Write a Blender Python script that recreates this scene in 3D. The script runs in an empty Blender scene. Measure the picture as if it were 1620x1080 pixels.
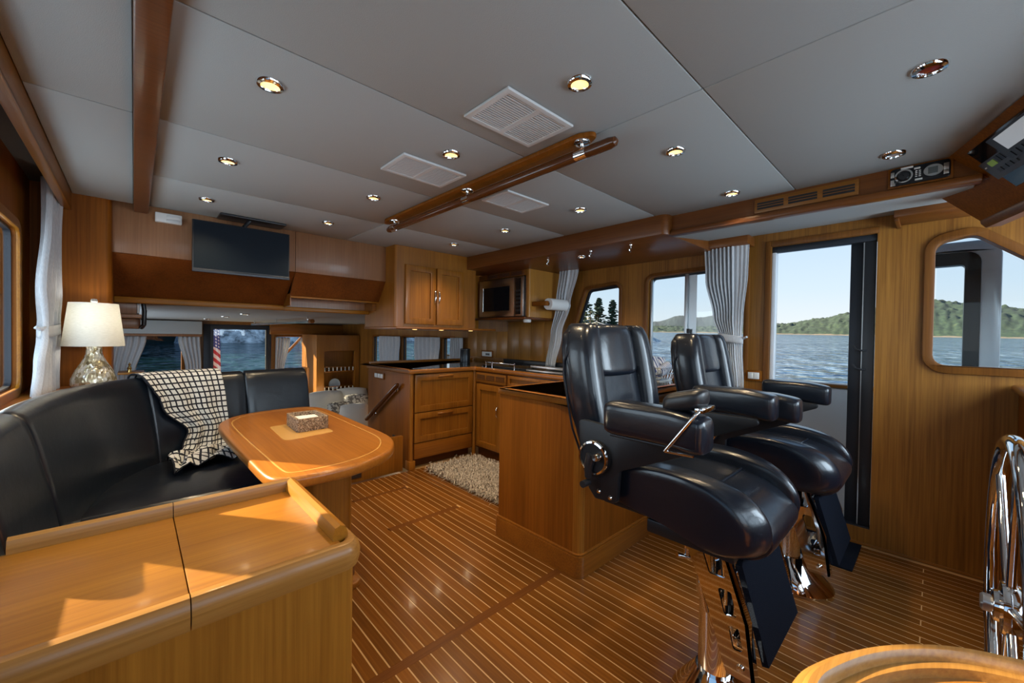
import bpy, bmesh, math, random
from mathutils import Vector, Matrix, noise
from mathutils.geometry import tessellate_polygon
random.seed(7)
PI = math.pi
S = bpy.context.scene
COL = S.collection
# ------------------------------------------------------------ camera, light, exposure
cd = bpy.data.cameras.new('camera'); cam = bpy.data.objects.new('camera', cd); COL.objects.link(cam)
cd.sensor_width = 36; cd.sensor_fit = 'HORIZONTAL'; cd.lens = 633/1620*36; cd.clip_start = .02; cd.clip_end = 20000
cam.matrix_world = Matrix(((.72690177, -.0010852, -.68674059, 0), (-.68657802, .02066623, -.72676236, 0), (.01498102, .99978584, .01427725, 1.28), (0, 0, 0, 1)))
S.camera = cam
S.view_settings.view_transform = 'Standard'; S.view_settings.look = 'None'; S.view_settings.gamma = 1
S.view_settings.use_curve_mapping = False; S.view_settings.exposure = 0.15
W = bpy.data.worlds.new('sky'); S.world = W; W.use_nodes = True
wn = W.node_tree.nodes; wl = W.node_tree.links; wn.clear()
wo = wn.new('ShaderNodeOutputWorld'); wb = wn.new('ShaderNodeBackground'); wr = wn.new('ShaderNodeValToRGB')
wt = wn.new('ShaderNodeTexCoord'); ws = wn.new('ShaderNodeSeparateXYZ')
wl.new(wt.outputs['Generated'], ws.inputs[0]); wl.new(ws.outputs['Z'], wr.inputs[0]); wl.new(wr.outputs[0], wb.inputs[0]); wl.new(wb.outputs[0], wo.inputs[0])
e = wr.color_ramp.elements
e[0].position = 0; e[0].color = (.80, .83, .83, 1); e[1].position = .9; e[1].color = (.16, .33, .62, 1)
k = e.new(.10); k.color = (.62, .75, .86, 1)
k = e.new(.35); k.color = (.36, .57, .84, 1)
wb.inputs[1].default_value = 1.08
sd = bpy.data.lights.new('sun', 'SUN'); sd.energy = 22.0; sd.angle = .009; sd.color = (1, .80, .52)
so = bpy.data.objects.new('sun', sd); COL.objects.link(so)
so.rotation_euler = Vector((.595, -.804, -.40)).to_track_quat('-Z', 'Y').to_euler()
DOWNLIGHT = 22.0
WARM = (1, .76, .46)
def fill_light(name, loc, rot, w, h, watts):   # added fill lamp that lifts the interior above what the sky gives
    a = bpy.data.lights.new(name, 'AREA'); a.shape = 'RECTANGLE'; a.size = w; a.size_y = h; a.energy = watts; a.color = (.76, .88, 1)
    o = bpy.data.objects.new(name, a); COL.objects.link(o); o.location = loc; o.rotation_euler = rot
for x, w, q in ((.2, 1.1, 9), (1.42, 1.15, 14), (2.67, 1.15, 34)): fill_light('windscreen_fill', (x, -1.09, 1.51), (PI/2, 0, 0), w, .78, q*w)
for y, w in ((2.63, .85), (1.45, .66)): fill_light('port_fill', (-.49, y, 1.38), (0, -PI/2, 0), .77, w, 9*w)
fill_light('saloon_fill', (-.60, 6.5, .85), (0, -PI/2, 0), .6, 3.0, 26)  # added fill lamp in front of a solid wall, no window there

# ------------------------------------------------------------ helpers
def mat(name, base=(.5, .5, .5), rough=.5, metal=0, coat=0, coat_rough=.1, emit=None, es=1, spec=.5, alpha=None):
    m = bpy.data.materials.new(name); m.use_nodes = True
    b = m.node_tree.nodes['Principled BSDF']
    b.inputs['Base Color'].default_value = (*base, 1); b.inputs['Roughness'].default_value = rough
    b.inputs['Metallic'].default_value = metal; b.inputs['Coat Weight'].default_value = coat
    b.inputs['Coat Roughness'].default_value = coat_rough; b.inputs['Specular IOR Level'].default_value = spec
    if emit: b.inputs['Emission Color'].default_value = (*emit, 1); b.inputs['Emission Strength'].default_value = es
    return m
def nd(m, t, **kw):
    n = m.node_tree.nodes.new(t)
    for a, v in kw.items(): setattr(n, a, v)
    return n
def lk(m, a, b): m.node_tree.links.new(a, b)
def pb(m): return m.node_tree.nodes['Principled BSDF']
def coords(m, scale, which='Object'):
    t = nd(m, 'ShaderNodeTexCoord'); p = nd(m, 'ShaderNodeMapping'); p.inputs['Scale'].default_value = scale
    lk(m, t.outputs[which], p.inputs[0]); return p.outputs[0]
def ramp(m, fac, stops):
    r = nd(m, 'ShaderNodeValToRGB'); el = r.color_ramp.elements
    el[0].position, el[0].color = stops[0][0], (*stops[0][1], 1); el[1].position, el[1].color = stops[-1][0], (*stops[-1][1], 1)
    for p, c in stops[1:-1]: k = el.new(p); k.color = (*c, 1)
    lk(m, fac, r.inputs[0]); return r.outputs[0]
def bump(m, h, strength, dist=.01):
    b = nd(m, 'ShaderNodeBump'); b.inputs['Strength'].default_value = strength; b.inputs['Distance'].default_value = dist
    lk(m, h, b.inputs['Height']); lk(m, b.outputs[0], pb(m).inputs['Normal'])
def noise_tex(m, vec, scale=1, detail=3, rough=.55):
    n = nd(m, 'ShaderNodeTexNoise'); n.inputs['Scale'].default_value = scale; n.inputs['Detail'].default_value = detail
    n.inputs['Roughness'].default_value = rough; lk(m, vec, n.inputs['Vector']); return n.outputs['Fac']
def wood(name, dark, light, grain='Z', rough=.32, coat=.35, coat_rough=.12, vary=.0, fine=110):
    m = mat(name, light, rough, coat=coat*.6, coat_rough=coat_rough, spec=.3)
    sc = {'X': (2.2, fine, fine), 'Y': (fine, 2.2, fine), 'Z': (fine, fine, 2.2)}[grain]
    n1 = noise_tex(m, coords(m, sc), 1, 4, .6)
    sc2 = {'X': (.5, 7, 7), 'Y': (7, .5, 7), 'Z': (7, 7, .5)}[grain]
    n2 = noise_tex(m, coords(m, sc2), 1, 3)
    mx = nd(m, 'ShaderNodeMix', data_type='FLOAT'); mx.inputs[0].default_value = .42
    lk(m, n1, mx.inputs[2]); lk(m, n2, mx.inputs[3])
    mid = tuple((a+b)/2 for a, b in zip(dark, light))
    c = ramp(m, mx.outputs[0], [(.3, dark), (.5, mid), (.7, light)])
    if vary:
        oi = nd(m, 'ShaderNodeObjectInfo'); mr = nd(m, 'ShaderNodeMapRange'); mr.inputs[3].default_value = 1-vary; mr.inputs[4].default_value = 1+vary
        lk(m, oi.outputs['Random'], mr.inputs[0])
        hs = nd(m, 'ShaderNodeHueSaturation'); lk(m, mr.outputs[0], hs.inputs['Value']); lk(m, c, hs.inputs['Color']); c = hs.outputs[0]
    lk(m, c, pb(m).inputs['Base Color'])
    bump(m, n1, .06, .004)
    return m

def mth(m, op, a, b=None, c=None):
    n = nd(m, 'ShaderNodeMath', operation=op)
    for i, v in enumerate((a, b, c)):
        if v is None: continue
        if isinstance(v, (int, float)): n.inputs[i].default_value = v
        else: lk(m, v, n.inputs[i])
    return n.outputs[0]
def mixc(m, f, a, b):
    n = nd(m, 'ShaderNodeMix', data_type='RGBA'); lk(m, f, n.inputs[0])
    for i, v in ((6, a), (7, b)):
        if isinstance(v, tuple): n.inputs[i].default_value = (*v, 1)
        else: lk(m, v, n.inputs[i])
    return n.outputs[2]

class MB:
    def __init__(s): s.bm = bmesh.new()
    def box(s, x0, y0, z0, x1, y1, z1, bev=0, seg=2, M=None):
        x0, x1 = sorted((x0, x1)); y0, y1 = sorted((y0, y1)); z0, z1 = sorted((z0, z1))
        r = bmesh.ops.create_cube(s.bm, size=1)['verts']
        for v in r: v.co = Vector((x0+(v.co.x+.5)*(x1-x0), y0+(v.co.y+.5)*(y1-y0), z0+(v.co.z+.5)*(z1-z0)))
        if M is not None:
            for v in r: v.co = M @ v.co
        if bev:
            bev = min(bev, .49*min(x1-x0, y1-y0, z1-z0))
            es = {ed for v in r for ed in v.link_edges}
            bmesh.ops.bevel(s.bm, geom=list(es), offset=bev, segments=seg, profile=.5, affect='EDGES')
        return s
    def prism(s, poly, plane, lo, hi, holes=(), bev=0, seg=2):
        """poly in the plane ('yz','xz','xy'), extruded along the third axis from lo to hi"""
        def P(a, b, h): return {'yz': (h, a, b), 'xz': (a, h, b), 'xy': (a, b, h)}[plane]
        loops = [list(poly)]+[list(h) for h in holes]
        flat = [p for l in loops for p in l]
        tris = tessellate_polygon([[Vector((p[0], p[1], 0)) for p in l] for l in loops])
        A = [s.bm.verts.new(P(*p, lo)) for p in flat]; B = [s.bm.verts.new(P(*p, hi)) for p in flat]
        fs = []
        if holes or len(poly) > 60:
            for t in tris:
                for V, tt in ((A, t), (B, t[::-1])):
                    try: fs.append(s.bm.faces.new([V[i] for i in tt]))
                    except ValueError: pass
        else:
            fs += [s.bm.faces.new(A), s.bm.faces.new(B[::-1])]
        o = 0; rim = []
        for l in loops:
            n = len(l)
            for i in range(n):
                j = (i+1) % n; fs.append(s.bm.faces.new((A[o+i], A[o+j], B[o+j], B[o+i])))
                for V in (A, B):
                    ed = s.bm.edges.get((V[o+i], V[o+j]))
                    if ed: rim.append(ed)
            o += n
        bmesh.ops.recalc_face_normals(s.bm, faces=fs)
        if bev: bmesh.ops.bevel(s.bm, geom=rim, offset=bev, segments=seg, profile=.5, affect='EDGES')
        return s
    def loft(s, rings, cap=True, closed=False, ringclosed=True):
        R = [[s.bm.verts.new(p) for p in r] for r in rings]; n = len(R[0]); fs = []
        m = len(R)
        for i in range(m if closed else m-1):
            a, b = R[i], R[(i+1) % m]
            for j in range(n if ringclosed else n-1):
                k = (j+1) % n; fs.append(s.bm.faces.new((a[j], a[k], b[k], b[j])))
        if cap and not closed and ringclosed: fs += [s.bm.faces.new(R[0][::-1]), s.bm.faces.new(R[-1])]
        bmesh.ops.recalc_face_normals(s.bm, faces=fs)
        return s
    def tube(s, pts, r, n=12, closed=False):
        pts = [Vector(p) for p in pts]; m = len(pts); rr = r if isinstance(r, (list, tuple)) else [r]*m
        T = []
        for i in range(m):
            a = pts[(i-1) % m] if closed or i else pts[0]; b = pts[(i+1) % m] if closed or i < m-1 else pts[-1]
            T.append((b-a).normalized())
        u = T[0].orthogonal().normalized(); rings = []
        for i in range(m):
            u = (u-T[i]*u.dot(T[i])).normalized(); v = T[i].cross(u)
            rings.append([pts[i]+(u*math.cos(2*PI*j/n)+v*math.sin(2*PI*j/n))*rr[i] for j in range(n)])
        return s.loft(rings, closed=closed)
    def cyl(s, p0, p1, r0, r1=None, n=24): return s.tube([p0, p1], [r0, r0 if r1 is None else r1], n)
    def lathe(s, prof, c=(0, 0, 0), n=32, axis='z'):
        c = Vector(c)
        def P(r, h, t):
            a, b = r*math.cos(t), r*math.sin(t)
            return c+Vector({'z': (a, b, h), 'y': (a, h, b), 'x': (h, a, b)}[axis])
        return s.loft([[P(max(r, 1e-4), h, 2*PI*j/n) for j in range(n)] for r, h in prof], closed=prof[0][0] > .002 or prof[-1][0] > .002)
    def ball(s, c, r, sub=2, sc=(1, 1, 1), jit=0, fr=3):
        v = bmesh.ops.create_icosphere(s.bm, subdivisions=sub, radius=1)['verts']
        for q in v:
            d = 1+jit*noise.noise(q.co*fr+Vector(c)*7)
            q.co = Vector((c[0]+q.co.x*r*sc[0]*d, c[1]+q.co.y*r*sc[1]*d, c[2]+q.co.z*r*sc[2]*d))
        return s
    def grid(s, f, nu, nv, uv=None):
        V = [[s.bm.verts.new(f(i/nu, j/nv)) for i in range(nu+1)] for j in range(nv+1)]
        lay = s.bm.loops.layers.uv.verify() if uv else None
        for j in range(nv):
            for i in range(nu):
                fc = s.bm.faces.new((V[j][i], V[j][i+1], V[j+1][i+1], V[j+1][i]))
                if uv:
                    for l, (a, b) in zip(fc.loops, ((i, j), (i+1, j), (i+1, j+1), (i, j+1))): l[lay].uv = uv(a/nu, b/nv)
        return s
    def mesh(s, name, material, smooth=38, off=None):
        me = bpy.data.meshes.new(name)
        if off is not None: bmesh.ops.translate(s.bm, verts=s.bm.verts, vec=-off)
        s.bm.to_mesh(me); s.bm.free()
        if smooth:
            me.polygons.foreach_set('use_smooth', [True]*len(me.polygons)); me.set_sharp_from_angle(angle=math.radians(smooth))
        if material: me.materials.append(material)
        return me
    def build(s, name, material, parent=None, label=None, smooth=38, kind=None, solid=0):
        off = WL[parent.as_pointer()] if parent is not None else Vector((0, 0, 0))
        o = bpy.data.objects.new(name, s.mesh(name, material, smooth, off)); COL.objects.link(o)
        if parent is not None: o.parent = parent
        WL[o.as_pointer()] = off
        if label: o['label'] = label
        if kind: o['kind'] = kind
        if solid:
            md = o.modifiers.new('thickness', 'SOLIDIFY'); md.thickness = solid; md.offset = 0
        return o
WL = {}
def tag(o, label, cat, group=None):
    o['label'] = label; o['category'] = cat
    if group: o['group'] = group
    return o
def thing(name, label, cat, loc=(0, 0, 0), group=None):
    o = bpy.data.objects.new(name, None); COL.objects.link(o); o.location = loc; o.empty_display_size = .05
    WL[o.as_pointer()] = Vector(loc); return tag(o, label, cat, group)
def st(o): o['kind'] = 'structure'; return o
def struct(name, b, m, parent=None, **k):
    o = b.build(name, m, parent, **k)
    return st(o) if parent is None else o
def copy_tree(o, parent=None):
    c = o.copy(); COL.objects.link(c); WL[c.as_pointer()] = WL.get(o.as_pointer(), Vector((0, 0, 0)))
    if parent is not None: c.parent = parent
    for ch in list(o.children): copy_tree(ch, c)
    return c
def rpoly(pts, r, seg=5):
    """polygon with rounded corners (r: one radius or one per corner)"""
    n = len(pts); out = []
    rr = r if isinstance(r, (list, tuple)) else [r]*n
    for i in range(n):
        p, a, b = Vector(pts[i]), Vector(pts[i-1]), Vector(pts[(i+1) % n])
        if rr[i] <= 0: out.append(tuple(p)); continue
        d1, d2 = (a-p).normalized(), (b-p).normalized()
        ang = d1.angle(d2); t = min(rr[i]/math.tan(ang/2), .48*(a-p).length, .48*(b-p).length); R = t*math.tan(ang/2)
        c = p+(d1+d2).normalized()*(R/math.sin(ang/2))
        p1, p2 = p+d1*t-c, p+d2*t-c
        a1 = math.atan2(p1.y, p1.x); da = math.atan2(p2.y, p2.x)-a1
        da = (da+PI) % (2*PI)-PI
        for k in range(seg+1):
            q = a1+da*k/seg; out.append((c.x+R*math.cos(q), c.y+R*math.sin(q)))
    return out
def inset(poly, d):
    n = len(poly); ar = sum(poly[i][0]*poly[(i+1) % n][1]-poly[(i+1) % n][0]*poly[i][1] for i in range(n)); sg = 1 if ar > 0 else -1
    out = []
    for i in range(n):
        a, b, c = Vector(poly[i-1]), Vector(poly[i]), Vector(poly[(i+1) % n])
        d1, d2 = (b-a).normalized(), (c-b).normalized()
        n1, n2 = Vector((-d1.y, d1.x))*sg, Vector((-d2.y, d2.x))*sg
        m = n1+n2
        m = m/max(m.length_squared/2, .2)
        out.append(tuple(b+m*d))
    return out
def rect(a0, b0, a1, b1): return [(a0, b0), (a1, b0), (a1, b1), (a0, b1)]
def smoothpath(pts, sub=6):
    P = [Vector(p) for p in pts]; out = []
    for i in range(len(P)-1):
        p0, p1, p2, p3 = P[max(i-1, 0)], P[i], P[i+1], P[min(i+2, len(P)-1)]
        for k in range(sub):
            t = k/sub
            out.append(.5*((2*p1)+(p2-p0)*t+(2*p0-5*p1+4*p2-p3)*t*t+(3*p1-p0-3*p2+p3)*t*t*t))
    out.append(P[-1]); return out
def interp(tab, x):
    if x <= tab[0][0]: return tab[0][1:]
    for a, b in zip(tab, tab[1:]):
        if x <= b[0]:
            t = (x-a[0])/(b[0]-a[0]); t = t*t*(3-2*t)
            return tuple(p+(q-p)*t for p, q in zip(a[1:], b[1:]))
    return tab[-1][1:]

# ------------------------------------------------------------ materials
TEAKW = wood('teak_wall', (.12, .040, .006), (.36, .155, .026), 'Z', .42, .1)
TEAK = wood('teak_cabinet', (.17, .056, .006), (.38, .148, .018), 'Z', .36, .2)
TEAKX = wood('teak_crosswise', (.16, .050, .006), (.35, .125, .015), 'X', .34, .25)
TEAKY = wood('teak_lengthwise', (.15, .053, .008), (.33, .130, .021), 'Y', .34, .25)
TEAKD = wood('teak_dark', (.08, .022, .004), (.17, .050, .010), 'X', .32, .35)
TEAKDZ = wood('teak_dark_upright', (.135, .040, .004), (.30, .098, .011), 'Z', .45, 0)
pb(TEAKDZ).inputs['Specular IOR Level'].default_value = .12
TEAK_SHADE = wood('teak_shaded_lengthwise', (.10, .030, .006), (.21, .070, .013), 'Y', .36, .2)  # same teak darkened, so its colour carries the overhead shade
TEAKR = wood('teak_rail', (.065, .019, .004), (.13, .040, .009), 'Y', .22, .6, .06)
RED = wood('teak_red', (.085, .021, .003), (.20, .055, .008), 'Z', .42, .1)
RIM = wood('teak_rim', (.10, .032, .005), (.22, .080, .012), 'Z', .42, .05)
PALE = wood('teak_pale', (.20, .088, .038), (.34, .165, .078), 'Z', .4, .2)
GOLD = wood('teak_gold', (.21, .070, .004), (.38, .150, .010), 'X', .42, .05)
GOLDY = wood('teak_gold_lengthwise', (.21, .070, .004), (.38, .150, .010), 'Y', .42, .05)
OAK = wood('teak_weathered', (.20, .082, .014), (.40, .195, .045), 'X', .38, .25, fine=160)
OAKZ = wood('teak_front', (.19, .068, .006), (.36, .148, .016), 'Z', .42, .05)
PLANK = wood('teak_plank', (.110, .035, .006), (.245, .090, .014), 'Y', .24, .4, .1, vary=.2)
PLANKX = wood('teak_board', (.10, .033, .008), (.19, .066, .015), 'X', .24, .4, .1)
HOLLY = mat('holly_strip', (.52, .31, .13), .35, coat=.3)
MAPLE = mat('maple_inlay', (.62, .33, .085), .25, coat=.5, coat_rough=.06)
TABLE = wood('table_veneer', (.22, .068, .008), (.40, .145, .020), 'Y', .3, .35, .05)
VINYL = mat('ceiling_vinyl', (.375, .405, .41), .6)
bump(VINYL, noise_tex(VINYL, coords(VINYL, (1, 1, 1)), 380, 2), .35, .002)
WHITE = mat('white_plastic', (.72, .72, .70), .4)
VENTG = mat('vent_enamel', (.62, .63, .63), .4)
DARK = mat('dark_void', (.012, .012, .014), .7)
BLACK = mat('black_plastic', (.014, .015, .018), .35)
BLACKG = mat('black_gloss', (.008, .009, .012), .08)
DMETAL = mat('dark_aluminium', (.018, .022, .030), .4, .3)
ALU = mat('aluminium', (.55, .58, .60), .35, 1)
STEEL = mat('brushed_steel', (.62, .58, .54), .28, 1)
CHROME = mat('chrome', (.82, .82, .82), .05, 1)
BRACKET = mat('black_anodised', (.016, .018, .022), .42, .4)
LEATHER = mat('black_leather', (.006, .009, .016), .28, coat=.35, coat_rough=.12, spec=.42)
_c = coords(LEATHER, (1, 1, 1))
bump(LEATHER, mth(LEATHER, 'ADD', mth(LEATHER, 'MULTIPLY', noise_tex(LEATHER, _c, 240, 3), .12), noise_tex(LEATHER, coords(LEATHER, (14, 9, 11)), 1, 4)), .16, .012)
LEATHER2 = mat('navy_leather', (.006, .010, .017), .32, coat=.35, coat_rough=.2, spec=.45)
bump(LEATHER2, mth(LEATHER2, 'ADD', mth(LEATHER2, 'MULTIPLY', noise_tex(LEATHER2, coords(LEATHER2, (1, 1, 1)), 200, 3), .1), noise_tex(LEATHER2, coords(LEATHER2, (8, 8, 14)), 1, 4)), .16, .014)
CARPET = mat('black_carpet', (.007, .010, .018), 1, spec=.1)
bump(CARPET, noise_tex(CARPET, coords(CARPET, (1, 1, 1)), 420, 2), .9, .004)
GRANITE = mat('dark_granite', (.02, .022, .02), .06)
lk(GRANITE, ramp(GRANITE, noise_tex(GRANITE, coords(GRANITE, (1, 1, 1)), 190, 4), [(.42, (.006, .007, .008)), (.58, (.028, .03, .026)), (.72, (.11, .10, .075))]), pb(GRANITE).inputs['Base Color'])
CURT = mat('curtain_linen', (.66, .68, .70), .85)
_n = noise_tex(CURT, coords(CURT, (300, 300, 30)), 1, 2)
lk(CURT, ramp(CURT, _n, [(.35, (.60, .62, .65)), (.65, (.76, .77, .79))]), pb(CURT).inputs['Base Color'])
_t = nd(CURT, 'ShaderNodeBsdfTranslucent'); _t.inputs[0].default_value = (.55, .57, .6, 1)
_m = nd(CURT, 'ShaderNodeMixShader'); _m.inputs[0].default_value = .3
lk(CURT, pb(CURT).outputs[0], _m.inputs[1]); lk(CURT, _t.outputs[0], _m.inputs[2]); lk(CURT, _m.outputs[0], CURT.node_tree.nodes['Material Output'].inputs[0])
PILLOWW = mat('white_cotton', (.68, .66, .62), .9)
bump(PILLOWW, noise_tex(PILLOWW, coords(PILLOWW, (1, 1, 1)), 300, 2), .3, .002)
PATT = mat('patterned_cotton', (.5, .5, .45), .9)
lk(PATT, ramp(PATT, noise_tex(PATT, coords(PATT, (1, 1, 1)), 26, 2), [(.44, (.16, .15, .14)), (.5, (.42, .39, .34)), (.56, (.62, .60, .55))]), pb(PATT).inputs['Base Color'])
GREYF = mat('grey_upholstery', (.20, .20, .19), .9)
def glass(name, tint=(.93, .96, .97), rough=0, ior=1.45):
    m = bpy.data.materials.new(name); m.use_nodes = True; n = m.node_tree.nodes; n.clear()
    o = n.new('ShaderNodeOutputMaterial'); t = n.new('ShaderNodeBsdfTransparent'); g = n.new('ShaderNodeBsdfGlossy'); x = n.new('ShaderNodeMixShader'); f = n.new('ShaderNodeFresnel')
    t.inputs[0].default_value = (*tint, 1); g.inputs['Roughness'].default_value = rough; f.inputs[0].default_value = ior
    L = m.node_tree.links; q = n.new('ShaderNodeNewGeometry'); k = n.new('ShaderNodeMath'); k.operation = 'SUBTRACT'; k.inputs[0].default_value = 1; L.new(q.outputs['Backfacing'], k.inputs[1])
    y = n.new('ShaderNodeMath'); y.operation = 'MULTIPLY'; L.new(f.outputs[0], y.inputs[0]); L.new(k.outputs[0], y.inputs[1]); L.new(y.outputs[0], x.inputs[0]); L.new(t.outputs[0], x.inputs[1]); L.new(g.outputs[0], x.inputs[2]); L.new(x.outputs[0], o.inputs[0]); return m
GLASS = glass('window_glass')
TINT = glass('smoked_glass', (.45, .5, .55))
LENS = mat('lamp_lens', (.9, .8, .6), .3, emit=(1, .62, .20), es=1.7)
LENSOFF = mat('lamp_lens_off', (.35, .35, .36), .15)
LENSRED = mat('lamp_lens_red', (.18, .02, .015), .15)
GEL = mat('white_gelcoat', (.66, .69, .73), .25, coat=.3)
SHADE = mat('lamp_shade_linen', (.74, .72, .63), .9)
_n = noise_tex(SHADE, coords(SHADE, (60, 60, 420)), 1, 2)
lk(SHADE, ramp(SHADE, _n, [(.35, (.68, .67, .62)), (.65, (.84, .83, .79))]), pb(SHADE).inputs['Base Color'])
_t = nd(SHADE, 'ShaderNodeBsdfTranslucent'); _t.inputs[0].default_value = (.86, .86, .80, 1)
_m = nd(SHADE, 'ShaderNodeMixShader'); _m.inputs[0].default_value = .45
lk(SHADE, pb(SHADE).outputs[0], _m.inputs[1]); lk(SHADE, _t.outputs[0], _m.inputs[2]); lk(SHADE, _m.outputs[0], SHADE.node_tree.nodes['Material Output'].inputs[0])
MOSAIC = mat('mercury_mosaic', (.6, .55, .42), .18, .55)
_v = nd(MOSAIC, 'ShaderNodeTexVoronoi'); _v.inputs['Scale'].default_value = 75; lk(MOSAIC, coords(MOSAIC, (1, 1, .6)), _v.inputs['Vector'])
lk(MOSAIC, ramp(MOSAIC, _v.outputs['Color'], [(.15, (.22, .17, .09)), (.45, (.55, .47, .30)), (.8, (.85, .83, .76))]), pb(MOSAIC).inputs['Base Color']); bump(MOSAIC, _v.outputs['Distance'], .8, .004)
SEAGRASS = mat('woven_seagrass', (.3, .2, .12), .8)
_v = nd(SEAGRASS, 'ShaderNodeTexVoronoi'); _v.inputs['Scale'].default_value = 190; lk(SEAGRASS, coords(SEAGRASS, (1, 1, 1)), _v.inputs['Vector'])
lk(SEAGRASS, ramp(SEAGRASS, _v.outputs['Color'], [(.1, (.07, .045, .03)), (.5, (.27, .17, .10)), (.9, (.52, .40, .28))]), pb(SEAGRASS).inputs['Base Color']); bump(SEAGRASS, _v.outputs['Distance'], 1, .006)
PAPER = mat('white_paper', (.80, .80, .79), .9)
FUR = mat('shaggy_wool', (.5, .45, .4), .95)
lk(FUR, ramp(FUR, noise_tex(FUR, coords(FUR, (1, 1, 1)), 60, 2), [(.36, (.30, .25, .21)), (.64, (.66, .60, .54))]), pb(FUR).inputs['Base Color'])

# ------------------------------------------------------------ outside: sea, shores, trees
def seaz(x, y): return -1.62+.0125*x+.0135*y
SEA = mat('sea_water', (.012, .05, .075), .10, spec=.2)
_c = coords(SEA, (1, 1, 1))
_a = noise_tex(SEA, _c, .7, 7, .72); _b = noise_tex(SEA, coords(SEA, (.06, .06, 1)), 1, 3)
_a2 = noise_tex(SEA, _c, .33, 2.5, .6)
_q = mth(SEA, 'ADD', mth(SEA, 'MULTIPLY', _a, .8), mth(SEA, 'MULTIPLY', _b, .2))
bump(SEA, _a2, 1.0, 2.0)
_open_sheen = ramp(SEA, _q, [(.41, (.004, .016, .050)), (.50, (.026, .066, .140)), (.56, (.09, .155, .26)), (.64, (.22, .30, .42))])  # pale stops paint the sheen of wave faces into the colour
_shore_reflection = ramp(SEA, _q, [(.36, (.004, .018, .020)), (.53, (.010, .040, .042)), (.61, (.022, .066, .068)), (.69, (.13, .19, .195))])  # dark teal paints in the shore's reflection, pale stop the glints
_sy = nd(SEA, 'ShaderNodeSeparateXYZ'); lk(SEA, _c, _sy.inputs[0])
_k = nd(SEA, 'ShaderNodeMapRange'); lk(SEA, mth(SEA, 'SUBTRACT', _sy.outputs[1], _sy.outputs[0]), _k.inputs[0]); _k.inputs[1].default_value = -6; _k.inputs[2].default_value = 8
lk(SEA, mixc(SEA, _k.outputs[0], _open_sheen, _shore_reflection), pb(SEA).inputs['Base Color'])
b = MB(); R_ = [0, 4, 12, 40, 120, 400, 1200, 4000]
def seapt(u, v):
    i = v*(len(R_)-1); j = min(int(i), len(R_)-2); r = R_[j]+(R_[j+1]-R_[j])*(i-j); a = u*2*PI
    return (r*math.cos(a), r*math.sin(a), seaz(r*math.cos(a), r*math.sin(a)))
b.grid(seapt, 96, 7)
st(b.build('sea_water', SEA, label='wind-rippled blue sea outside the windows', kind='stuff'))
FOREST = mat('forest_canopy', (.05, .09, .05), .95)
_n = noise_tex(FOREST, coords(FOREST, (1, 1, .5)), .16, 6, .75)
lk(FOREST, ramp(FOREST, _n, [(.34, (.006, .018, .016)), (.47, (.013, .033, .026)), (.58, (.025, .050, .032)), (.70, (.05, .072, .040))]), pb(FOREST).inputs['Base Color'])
FOREST_HAZE = mat('forest_hazed', (.026, .043, .060), 1)  # bluish distance haze is mixed into this base colour
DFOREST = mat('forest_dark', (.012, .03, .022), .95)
ROCK = mat('shore_rock', (.26, .26, .25), .9)
_n = noise_tex(ROCK, coords(ROCK, (1, 1, 1)), .8, 6, .7)
lk(ROCK, ramp(ROCK, _n, [(.36, (.10, .105, .11)), (.5, (.42, .43, .44)), (.66, (.72, .72, .72))]), pb(ROCK).inputs['Base Color'])
SANDM = mat('pale_beach', (.14, .125, .10), .95)
def dirof(rel):   # ground azimuth of a sight line, rel = tangent to the right of the view axis
    return Vector((.687+rel*.727, .727-rel*.687, 0)).normalized()
def ridge(name, m, dist, depth, tab, label, nu=420, nv=26, rough=3.0, lift=0, parent=None):
    b = MB()
    def f(u, v):
        rel = tab[0][0]+(tab[-1][0]-tab[0][0])*u; d = dirof(rel); h = interp(tab, rel)[0]
        r = dist+depth*v; p = d*r; z = h*math.sin(min(v*1.25, 1)*PI/2)**.8
        nz = noise.noise(Vector((p.x*.17, p.y*.17, 0)))*rough*1.3+noise.noise(Vector((p.x*.05, p.y*.05, 3)))*rough*1.0
        return (p.x, p.y, seaz(p.x, p.y)+lift+z+(nz if v > .02 else 0)*min(1, v*8))
    b.grid(f, nu, nv)
    o = b.build(name, m, parent)
    if label: tag(o, label, 'hill')
    return o
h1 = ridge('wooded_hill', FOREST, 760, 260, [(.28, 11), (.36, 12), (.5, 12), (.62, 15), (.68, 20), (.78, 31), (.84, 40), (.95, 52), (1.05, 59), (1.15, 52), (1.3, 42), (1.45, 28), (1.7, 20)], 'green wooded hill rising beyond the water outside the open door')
ridge('beach_strip', SANDM, 752, 14, [(.28, .8), (.6, 1.4), (.8, 1.5), (1.2, 1.5), (1.7, 1.2)], None, 160, 4, .8, parent=h1)
ridge('hazy_mountain', FOREST_HAZE, 3200, 900, [(.15, 45), (.28, 62), (.36, 85), (.42, 140), (.47, 125), (.53, 160), (.60, 110), (.68, 70), (.8, 45)], 'distant mountain range tinted with blue haze, seen through the sliding window', 220, 14, 4)
def rocks(name, m, tab, y0, dep, label, rough=1.2, nu=160, cat='shore'):
    b = MB()
    def f(u, v):
        x = tab[0][0]+(tab[-1][0]-tab[0][0])*u; h = interp(tab, x)[0]
        y = y0+dep*v+noise.noise(Vector((x*.2, v*2, 1)))*2
        z = h*min(1, v*1.6)+rough*noise.noise(Vector((x*.45, v*5, 0)))*min(1, v*6)+.5*rough*noise.noise(Vector((x*1.4, v*14, 5)))*min(1, v*6)
        return (x, y, seaz(x, y)-.3+z)
    b.grid(f, nu, 22); return tag(b.build(name, m), label, cat)
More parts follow.
